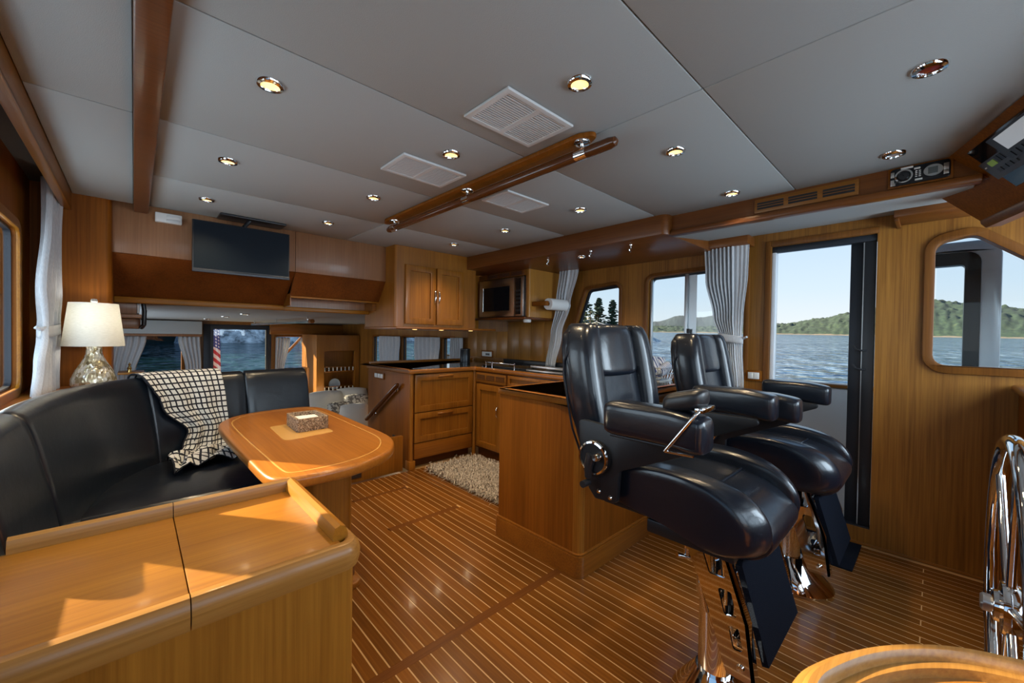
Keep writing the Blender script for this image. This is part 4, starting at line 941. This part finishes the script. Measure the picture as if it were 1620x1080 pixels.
_u = nd(BLK, 'ShaderNodeUVMap'); _s = nd(BLK, 'ShaderNodeSeparateXYZ'); lk(BLK, _u.outputs[0], _s.inputs[0])
_lx = mth(BLK, 'LESS_THAN', mth(BLK, 'FRACT', _s.outputs[0]), .27); _ly = mth(BLK, 'LESS_THAN', mth(BLK, 'FRACT', _s.outputs[1]), .27)
lk(BLK, mixc(BLK, mth(BLK, 'MAXIMUM', _lx, _ly), (.60, .60, .58), (.008, .010, .018)), pb(BLK).inputs['Base Color'])
s0, s1 = sofy(x=-.005), sofy(x=.425)
VP = smoothpath([(-.075, .80, 0), (-.068, .93, 0), (-.05, 1.005, 0), (-.01, 1.02, 0), (.045, .995, 0), (.075, .93, 0), (.10, .82, 0), (.128, .68, 0), (.15, .56, 0), (.175, .525, 0), (.24, .52, 0), (.31, .545, 0), (.36, .52, 0), (.42, .525, 0), (.47, .512, 0)], 5)
vc = [0]
for a, c in zip(VP, VP[1:]): vc.append(vc[-1]+(c-a).length)
LV = vc[-1]
def bl(u, v):
    L = v*LV; i = max(j for j in range(len(vc)) if vc[j] <= L+1e-9); i = min(i, len(VP)-2); q = VP[i].lerp(VP[i+1], (L-vc[i])/(vc[i+1]-vc[i]))
    lft, rgt = interp([(0, 0, 1), (.28, .0, 1.0), (.45, .16, 1.02), (.60, .46, 1.03), (.68, .38, 1.02), (.80, .04, .98), (1, -.10, .90)], v)
    s = s0+(s1-s0)*(lft+(rgt-lft)*u); p, n = bpath(s)
    fold = .013*math.sin(u*17+v*5)*min(1, max(0, v-.2)*2)+.018*math.sin(u*9-v*26+1)*max(0, v-.60)*2.2
    up = abs(.05*math.sin(u*7+v*19)*max(0, min(1, (v-.66)*5)))*(1-u*.3)
    n0 = Vector((.22, -.975, 0)); k = max(0, q.x-.15)
    return p+n*(q.x-k+fold+.006)+n0*k+Vector((0, 0, q.y+up+.004))
b = MB(); b.grid(bl, 60, 110, lambda u, v: (u*13, v*LV/.036))
tag(b.build('throw_blanket', BLK, smooth=80, solid=.006), 'black and white checked wool throw draped over the settee back and bunched on the seat', 'blanket')
t = thing('table_lamp', 'table lamp with a white drum shade and a shiny mosaic gourd base behind the settee', 'lamp', (-.165, 3.285, .95))
lc = (-.165, 3.285, .9505)
MB().lathe([(.001, 0), (.085, 0), (.095, .02), (.094, .05), (.076, .10), (.050, .15), (.034, .19), (.031, .24), (.001, .245)], lc, 40).build('base', MOSAIC, t)
f = MB().lathe([(.128, .236), (.101, .478), (.098, .478), (.125, .236)], lc, 48); f.build('lamp_shade', SHADE, t)
MB().cyl((lc[0], lc[1], lc[2]+.24), (lc[0], lc[1], lc[2]+.485), .005, n=10).tube([(lc[0]-.09, lc[1], lc[2]+.47), (lc[0]+.09, lc[1], lc[2]+.47)], .003, 6).build('stem', STEEL, t)
MB().lathe([(.001, .478), (.012, .48), (.016, .49), (.012, .502), (.001, .506)], lc, 16).build('finial', mat('glass_knob', (.7, .7, .68), .08, .6), t)
l = bpy.data.lights.new('bulb', 'POINT'); l.energy = 1.5; l.color = (1, .94, .84); l.shadow_soft_size = .03
lo = bpy.data.objects.new('bulb', l); COL.objects.link(lo); lo.parent = t; lo.location = (0, 0, .40)

# ------------------------------------------------------------ table with woven tray
t = thing('saloon_table', 'glossy wooden table with rounded ends and a pale inlaid line', 'table', (.7, 2.3, 0))
t.name = 'dining_table'
TP = [(.352, 2.0), (.347, 2.3), (.347, 2.70), (.362, 2.88), (.423, 3.02), (.50, 3.10), (.60, 3.15), (.72, 3.175), (.83, 3.18), (.92, 3.155), (.985, 3.07), (1.005, 2.92), (1.006, 2.66), (1.003, 2.31), (1.0, 2.07), (.985, 1.95), (.95, 1.855), (.89, 1.76), (.80, 1.685), (.70, 1.64), (.60, 1.622), (.50, 1.62), (.42, 1.635), (.375, 1.675), (.357, 1.76)]
TP = [tuple(p)[:2] for p in smoothpath([(*p, 0) for p in TP+TP[:1]], 3)[:-1]]
MB().prism(TP, 'xy', .692, .74, bev=.016, seg=4).build('tabletop', TABLE, t)
i1 = inset(TP, .062); i2 = inset(TP, .068)
MB().prism(i1, 'xy', .7395, .7404, [i2]).build('inlay_line', MAPLE, t, 'pale inlaid border line')
MB().prism(rpoly([(.545, 2.21), (.80, 2.255), (.80, 2.62), (.56, 2.60)], .03), 'xy', .7395, .7403).build('inlay_panel', MAPLE, t, 'pale inlaid centre panel')
MB().prism(rpoly(rect(.60, 2.02, .815, 2.40), .035, 6), 'xy', .001, .693).build('pedestal', TEAK, t)
MB().prism(rpoly(rect(.56, 1.97, .85, 2.45), .05, 6), 'xy', .001, .03, bev=.006).build('foot', TEAKX, t)
t = thing('woven_tray', 'open woven seagrass box holding white napkins on the table', 'box', (.72, 2.44, .7405))
bc = rpoly([(.635, 2.34), (.806, 2.36), (.806, 2.585), (.645, 2.585)], .012)
bi = rpoly([(.651, 2.3575), (.790, 2.3745), (.790, 2.569), (.660, 2.569)], .004)
MB().prism(bc, 'xy', .7408, .812, [bi], .003).build('wall', SEAGRASS, t)
MB().prism(bi, 'xy', .7408, .747).build('floor_panel', SEAGRASS, t)
for i in range(4): MB().box(.655, 2.37, .748+i*.012, .785, 2.55, .757+i*.012, .002, M=Matrix.Translation((.72, 2.46, 0)) @ Matrix.Rotation((-.06, .05, .09, -.03)[i], 4, 'Z') @ Matrix.Translation((-.72, -2.46, 0))).build('napkin', PAPER, t)

# ------------------------------------------------------------ low cabinet at the settee end (foreground)
t = thing('low_cabinet', 'golden wooden low cabinet with a raised fiddle rail in front of the settee', 'cabinet', (0, 1.19, 0))
MB().prism(rpoly(rect(-.419, .955, .389, 1.425), [0, .014, .014, 0], 6), 'xy', .001, .745).build('body', OAKZ, t)
for x0, x1 in ((-.36, .0765), (.0785, .36)):
    MB().box(x0, .965, .745, x1, 1.404, .7785, .0012).build('top_panel', GOLD, t)
MB().box(-.419, .945, .745, -.362, 1.43, .7785, .001).build('top_panel', GOLD, t)
NOSE = [(-.017, .722), (-.022, .738), (-.023, .755), (-.018, .771), (-.010, .7805), (.004, .783), (.012, .779), (.012, .722)]
def nose(pts): return MB().loft([[(px-nx*q[0], py-ny*q[0], q[1]) for q in NOSE] for px, py, nx, ny in pts]).build('front_rail', OAK, t, 'weathered rounded edge')
nose([(x, .957, 0, -1) for x in (-.419, .0765)])
nose([(.0785, .957, 0, -1)]+[(.360+.028*math.sin(a), .985-.028*math.cos(a), math.sin(a), -math.cos(a)) for a in [k*PI/16 for k in range(9)]]+[(.388, 1.43, 1, 0)])
FID = [(-.014, .745), (-.018, .79), (-.012, .808), (0, .813), (.012, .808), (.018, .79), (.018, .745)]
MB().loft([[(x, 1.415+q[0], q[1]) for q in FID] for x in (-.205, .0765)]).build('fiddle_rail', OAK, t)
MB().loft([[(x, 1.415+q[0], q[1]) for q in FID] for x in (.0785, .372)]).build('fiddle_rail', OAK, t)
MB().loft([[(.366+q[0], y, q[1]) for q in FID] for y in (.985, 1.428)]).build('fiddle_rail', GOLDY, t)
o = thing('door_catch', 'small dark catch with a chrome stud on the end of the low cabinet', 'catch', (.385, .95, .68))
MB().box(.378, 1.0, .665, .41, 1.04, .705, .006).build('block', TEAKD, o)
MB().cyl((.394, 1.02, .705), (.394, 1.02, .722), .007, n=12).build('stud', CHROME, o)

# ------------------------------------------------------------ helm chairs
def sring(a, b, q, n=28):
    out = []
    for i in range(n):
        t_ = 2*PI*i/n; c, s_ = math.cos(t_), math.sin(t_)
        out.append((a*math.copysign(abs(c)**(2/q), c), b*math.copysign(abs(s_)**(2/q), s_)))
    return out
def sbox(b, c, h, p=5, q=5, axis='z', f=None, m=18, n=32):
    rings = []
    for i in range(m+1):
        tt = -math.cos(PI*i/m); tt = math.copysign(abs(tt)**.8, tt)
        k = max((1-min(1, abs(tt))**p), 0)**(1/p); k = max(k, .03)
        r = []
        for u, v in sring(k, k, q, n):
            P = {'z': (u*h[0], v*h[1], tt*h[2]), 'y': (u*h[0], tt*h[1], v*h[2]), 'x': (tt*h[0], u*h[1], v*h[2])}[axis]
            P = Vector(P)+Vector(c); r.append(f(P) if f else P)
        rings.append(r)
    return b.loft(rings)
SEATP = smoothpath([(y, z, 0) for y, z in [(.32, .785), (.2, .797), (.05, .803), (-.06, .792), (-.15, .765), (-.212, .715), (-.236, .662), (-.218, .605), (-.16, .572), (-.09, .575), (.03, .615), (.22, .65), (.32, .665), (.325, .72)]]+[(.32, .785, 0)], 3)[:-1]
def helm_chair(ox, oy, dz, label, pod, cx=0, cy_=0):
    t = thing('helm_chair', label, 'chair', (ox, oy, 0), 'helm chairs')
    O = Vector((ox, oy, dz))
    def wl(m_):   # local -> world
        for v in m_.bm.verts: v.co = v.co+O
        return m_
    def W(m_, name, material, par=t, **k): return wl(m_).build(name, material, par, **k)
    hw = lambda z: interp([(.78, .245), (.90, .262), (1.06, .27), (1.2, .268), (1.28, .254), (1.33, .235), (1.35, .205)], z)[0]
    lean = lambda z: .012+.085*max(0, (z-.85)/.45)
    # rear shell
    rings = []
    for z, yf, yr in ((.79, .36, .41), (.80, .35, .425), (.86, .35, .455), (.95, .36, .485), (1.05, .375, .505), (1.15, .385, .515), (1.24, .395, .518), (1.29, .405, .512), (1.32, .42, .50), (1.333, .435, .485)):
        a = hw(z)*(1 if z < 1.3 else .93 if z < 1.325 else .8); rings.append([(u, (yf+yr)/2+v+lean(z)-.04*max(0, (z-.85)/.45), z) for u, v in sring(a, (yr-yf)/2, 4, 36)])
    W(MB().loft(rings), 'back_shell', LEATHER)
    for s in (-1, 1):
        def bend(P, s=s):
            k = hw(P.z)/.27; return Vector((P.x*k, P.y+lean(P.z), P.z))
        W(sbox(MB(), (s*.217, .378, 1.074), (.058, .072, .266), 8, 3.2, 'z', bend), 'back_bolster', LEATHER)
    W(sbox(MB(), (0, .405, 1.224), (.165, .056, .114), 7, 4.5, 'z', lambda P: Vector((P.x*min(1, hw(P.z)/.262), P.y+lean(P.z)-.012-.012*(1-(P.x/.163)**2), P.z))), 'head_pillow', LEATHER)
    W(sbox(MB(), (0, .405, .995), (.160, .050, .125), 6, 5, 'z', lambda P: Vector((P.x, P.y+lean(P.z)+.012*((P.z-.90)/.2)-.018*math.exp(-((P.z-.93)/.07)**2)+.012*(P.x/.16)**2*0, P.z))), 'lumbar_pad', LEATHER)
    for s in (-1, 1):   # welts along the shell sides
        W(MB().tube([(s*(hw(z)+.0), y+lean(z)-.04*max(0, (z-.85)/.45), z) for z, y in ((.81, .43), (.9, .455), (1.0, .465), (1.12, .478), (1.18, .47), (1.21, .45), (1.26, .445), (1.30, .45))], .0045, 8), 'piping', LEATHER)
    # seat
    cy = sum(p.x for p in SEATP)/len(SEATP); cz = sum(p.y for p in SEATP)/len(SEATP)
    BOLP = smoothpath([(y, z, 0) for y, z in [(.32, .785), (.2, .797), (.05, .803), (-.06, .794), (-.15, .77), (-.212, .722), (-.235, .675), (-.222, .628), (-.17, .602), (-.09, .605), (.03, .628), (.22, .652), (.32, .665), (.325, .72)]]+[(.32, .785, 0)], 3)[:-1]
    def pad(xa, xb, up, rr, name):
        SP = SEATP if name == 'seat_cushion' else BOLP
        rings = []
        for i in range(15):
            sx = -math.cos(PI*i/14); k = max(1-abs(sx)**5, 0)**.2; sc = 1-(1-max(k, 0))*rr
            xm = (xa+xb)/2+(xb-xa)/2*sx
            ed = max(0, (abs(xm)-.15)/.12)**2.5*.05
            rings.append([(xm, cy+(p.x-cy)*sc+ed*max(0, min(1, (.1-p.x)/.25)), cz+(p.y-cz)*sc+up*max(0, min(1, (p.y-.62)/.12))*sc) for p in SP])
        return W(MB().loft(rings), name, LEATHER)
    pad(-.272, -.158, .022, .26, 'seat_bolster'); pad(.158, .272, .022, .26, 'seat_bolster')
    c_ = pad(-.17, .17, -.026, .05, 'seat_cushion')
    W(MB().tube([(-.150, -.045, .7705), (0, -.045, .772), (.150, -.045, .7705)], .005, 8), 'piping', LEATHER, c_)
    W(MB().box(-.24, -.10, .63, .24, .33, .662, .008), 'seat_pan', BRACKET)
    # side brackets, recliner discs, armrests
    BR = [(.40, .955), (.36, .958), (.21, .948), (-.055, .948), (-.065, .925), (.0, .895), (.215, .795), (.222, .675), (.315, .668), (.345, .70), (.385, .80)]
    for s in (-1, 1):
        x0, x1 = sorted((s*.296, s*.318))
        f = W(MB().prism(rpoly(BR, .015, 3), 'yz', x0, x1, bev=.004), 'side_bracket', BRACKET)
        for y, z in ((.30, .70), (.25, .69)): W(MB().lathe([(.001, s*.006), (.006, s*.005), (.009, 0), (.001, 0)], (s*.318, y, z), 12, 'x'), 'bolt', CHROME, f)
        d = W(MB().lathe([(.001, s*.024), (.056, s*.024), (.062, s*.018), (.064, 0), (.001, 0)], (s*.317, .312, .828), 36, 'x'), 'recliner_disc', BRACKET)
        W(MB().lathe([(.052, s*.024), (.055, s*.029), (.061, s*.027), (.064, s*.020), (.055, s*.018)], (s*.318, .312, .828), 40, 'x'), 'chrome_ring', CHROME, d)
        W(MB().tube([(s*.345, .315, .84), (s*.352, .322, .80), (s*.352, .325, .755)], [.020, .017, .012], 14).cyl((s*.348, .325, .735), (s*.385, .325, .735), .013, n=14), 'lever', BLACK, d)
        W(MB().lathe([(.001, s*.05), (.012, s*.05), (.016, s*.04), (.016, s*.02), (.001, s*.02)], (s*.318, .285, .838), 18, 'x'), 'pivot', CHROME, d)
        def arm(P):
            return Vector((P.x, P.y, P.z-.010*max(0, (-.0-P.y)/.08)+.004*(P.z > 1.0)))
        a = W(sbox(MB(), (s*.365, .058, 1.003), (.054, .168, .056), 9, 4.5, 'y', arm, 20, 32), 'armrest', LEATHER)
        W(MB().tube([(s*.365+.0505*u, -.092, 1.0+.050*v-.006) for u, v in sring(1, 1, 4.5, 28)], .002, 6, True), 'seam', LEATHER, a)
        W(MB().box(s*.365-.04, -.08, .942, s*.365+.04, .20, .950, .002), 'arm_plate', BRACKET)
    if pod:
        p_ = W(sbox(MB(), (-.352, -.035, 1.084), (.048, .062, .032), 4, 3, 'y', lambda P: P+Vector((0, 0, -.25*(P.y+.02)))), 'armrest_pouch', BLACK, label='black pouch strapped on the armrest')
        W(MB().tube([(-.424, -.005, .938), (-.424, -.075, 1.035), (-.415, -.090, 1.06), (-.385, -.095, 1.072)], .0055, 10).tube([(-.424, -.005, .938), (-.424, -.09, .941)], .004, 8), 'chrome_rod', CHROME)
        W(MB().box(-.40, -.104, 1.062, -.30, -.080, 1.078, .004), 'clip', CHROME, p_)
    # footrest: two polished side plates with cut-outs and a carpeted plate
    FT = [(.025, .632), (-.112, .630), (-.150, .52), (-.189, .409), (-.212, .235), (-.128, .232), (-.105, .30), (-.079, .391), (-.035, .50)]
    H1 = rpoly([(-.044, .602), (-.103, .602), (-.124, .526), (-.072, .522)], .008, 3)
    H2 = rpoly([(-.098, .490), (-.138, .490), (-.157, .418), (-.120, .412)], .008, 3)
    H3 = rpoly([(-.131, .385), (-.162, .388), (-.176, .322), (-.148, .316)], .008, 3)
    fr = None
    for s in (-1, 1):
        x0, x1 = sorted((s*.228, s*.236))
        f = W(MB().prism(rpoly(FT, .012, 3), 'yz', x0, x1, [H1, H2, H3]), 'footrest_arm', CHROME)
        W(MB().prism([(-.112, .63), (-.150, .52), (-.189, .409), (-.212, .236), (-.200, .236), (-.178, .409), (-.140, .52), (-.102, .63)], 'yz', s*.236, s*.205), 'flange', CHROME, f)
        W(MB().lathe([(.001, s*.008), (.010, s*.007), (.013, s*.0), (.001, 0)], (s*.236, -.170, .27), 18, 'x'), 'bolt', CHROME, f)
    W(MB().loft([[(-.185, -.135, .555), (-.13, -.127, .585), (.185, -.127, .585), (.185, -.215, .275), (-.185, -.215, .275)], [(-.185, -.153, .560), (-.13, -.145, .590), (.185, -.145, .590), (.185, -.233, .28), (-.185, -.233, .28)]]), 'foot_plate', CARPET, smooth=0)
    W(MB().box(-.195, -.165, .30, .195, -.13, .33, .004).cyl((-.23, -.08, .45), (.23, -.08, .45), .012), 'cross_bar', CHROME)
    # column and base (stand on the floor, not shifted with the seat)
    O2 = Vector((ox+cx, oy+cy_, 0))
    def V(m_, name, material, par=t, **k):
        for v in m_.bm.verts: v.co = v.co+O2
        return m_.build(name, material, par, **k)
    V(MB().box(-.12, -.09, .585+dz, .12, .20, .632+dz, .006), 'slide_box', BRACKET)
    V(MB().lathe([(.001, .12), (.054, .12), (.054, .40), (.064, .405), (.064, .455), (.056, .46), (.050, .59+dz), (.001, .59+dz)], (0, 0, 0), 36), 'column', CHROME)
    b = MB().lathe([(.001, .001), (.150, .001), (.156, .012), (.150, .030), (.126, .065), (.096, .105), (.074, .135), (.062, .15), (.001, .15)], (0, 0, 0), 48)
    for v in b.bm.verts:
        k = max(0, 1-v.co.z/.15); v.co.y = v.co.y*(1+.12*k)-.025*k; v.co.x += .02*k
    V(b, 'pedestal_base', CHROME)
    V(MB().cyl((-.05, .02, .43), (-.085, .02, .47), .008).cyl((-.085, .02, .47), (-.085, .0, .38), .007), 'clamp_lever', CHROME)
    W(MB().cyl((-.14, .035, .60), (-.14, .04, .50), .010).cyl((-.175, .06, .505), (-.10, .01, .480), .0085), 'release_lever', CHROME)
    return t
helm_chair(1.59, .56, 0, 'near black leather helm chair with a pouch on its armrest, in front of the peninsula', True, -.13, -.06)
helm_chair(2.53, .515, -.03, 'far black leather helm chair standing by the open door', False)
t = thing('door_mat', 'small black mat on the floor at the open door', 'mat', (3.1, .52, 0))
MB().box(2.89, .29, .0015, 3.30, .80, .010, .003).build('mat', CARPET, t)

# ------------------------------------------------------------ helm: steering wheel, dashboard, chart table
t = thing('steering_wheel', 'large polished chrome ship steering wheel at the helm', 'steering wheel', (1.48, -.132, .68))
wc = Vector((1.48, -.132, .662)); RW = .385
MB().tube([wc+Vector((RW*math.cos(a), 0, RW*math.sin(a))) for a in [2*PI*i/72 for i in range(72)]], .0185, 16, True).build('rim', CHROME, t)
for i in range(6):
    a = PI/2+.22+i*PI/3; d = Vector((math.cos(a), 0, math.sin(a)))
    MB().cyl(wc+d*.05, wc+d*(RW-.01), .0095, n=14).build('spoke', CHROME, t)
MB().lathe([(.001, .03), (.026, .03), (.034, .026), (.036, .018), (.058, .014), (.062, 0), (.058, -.014), (.03, -.02), (.03, -.486), (.001, -.486)], wc, 32, 'y').build('hub', CHROME, t)
MB().lathe([(.001, .047), (.016, .046), (.02, .042), (.02, .03), (.001, .03)], wc, 24, 'y').build('hub_cap', STEEL, t)
t = thing('dashboard', 'dark wooden helm dashboard with a rounded ledge beside the steering wheel', 'dashboard', (2.2, -.6, 0))
MB().box(2.86, -.95, .001, 3.315, -.30, 1.03).box(1.75, -.95, .001, 2.86, -.80, .98).build('body', TEAKDZ, t)
MB().prism(rpoly([(1.74, -.96), (3.318, -.96), (3.318, -.275), (2.84, -.275), (2.84, -.78), (1.74, -.78)], [0, 0, 0, .06, .06, 0]), 'xy', 1.03, 1.065, bev=.012, seg=3).build('ledge', TEAKX, t)
t = thing('helm_pedestal', 'dark wooden helm pedestal that carries the steering wheel', 'pedestal', (1.48, -.8, 0))
MB().box(1.26, -.95, .001, 1.70, -.62, .98, .02).build('body', TEAKDZ, t)
t = thing('chart_table', 'rounded wooden table corner with a raised rim, in front of the steering wheel', 'table', (.8, -.4, 0))
CT = [(.54, -.93), (.53, -.3), (.545, .0), (.58, .085), (.64, .128), (.70, .131), (.76, .112), (.825, .080), (.886, .036), (.940, -.022), (.978, -.095), (1.02, -.20), (1.05, -.32), (1.07, -.5), (1.08, -.93)]
CT = [tuple(p)[:2] for p in smoothpath([(*p, 0) for p in CT], 4)]
CT = [CT[0]]+[p for a, p in zip(CT, CT[1:]) if (Vector(p)-Vector(a)).length > 1e-4]
def ringz(d, z): return [(x, y, z) for x, y in inset(CT, d)]
MB().loft([ringz(0, .768), ringz(0, .785), ringz(.004, .795), ringz(.012, .80), ringz(.052, .80), ringz(.054, .77)], closed=True).build('rim', OAK, t, 'raised weathered rim')
MB().loft([ringz(.016, .7995), ringz(.017, .808), ringz(.023, .813), ringz(.032, .813), ringz(.038, .808), ringz(.040, .7995)], closed=True).build('fiddle_rail', OAK, t, 'rounded raised rail')
MB().loft([ringz(.0525, .765), ringz(.0525, .786)]).build('tabletop', wood('chart_top', (.22, .078, .010), (.40, .155, .022), 'X', .36, .2), t)
MB().box(.62, -.90, .001, .98, -.15, .76, .02).build('body', TEAKDZ, t)
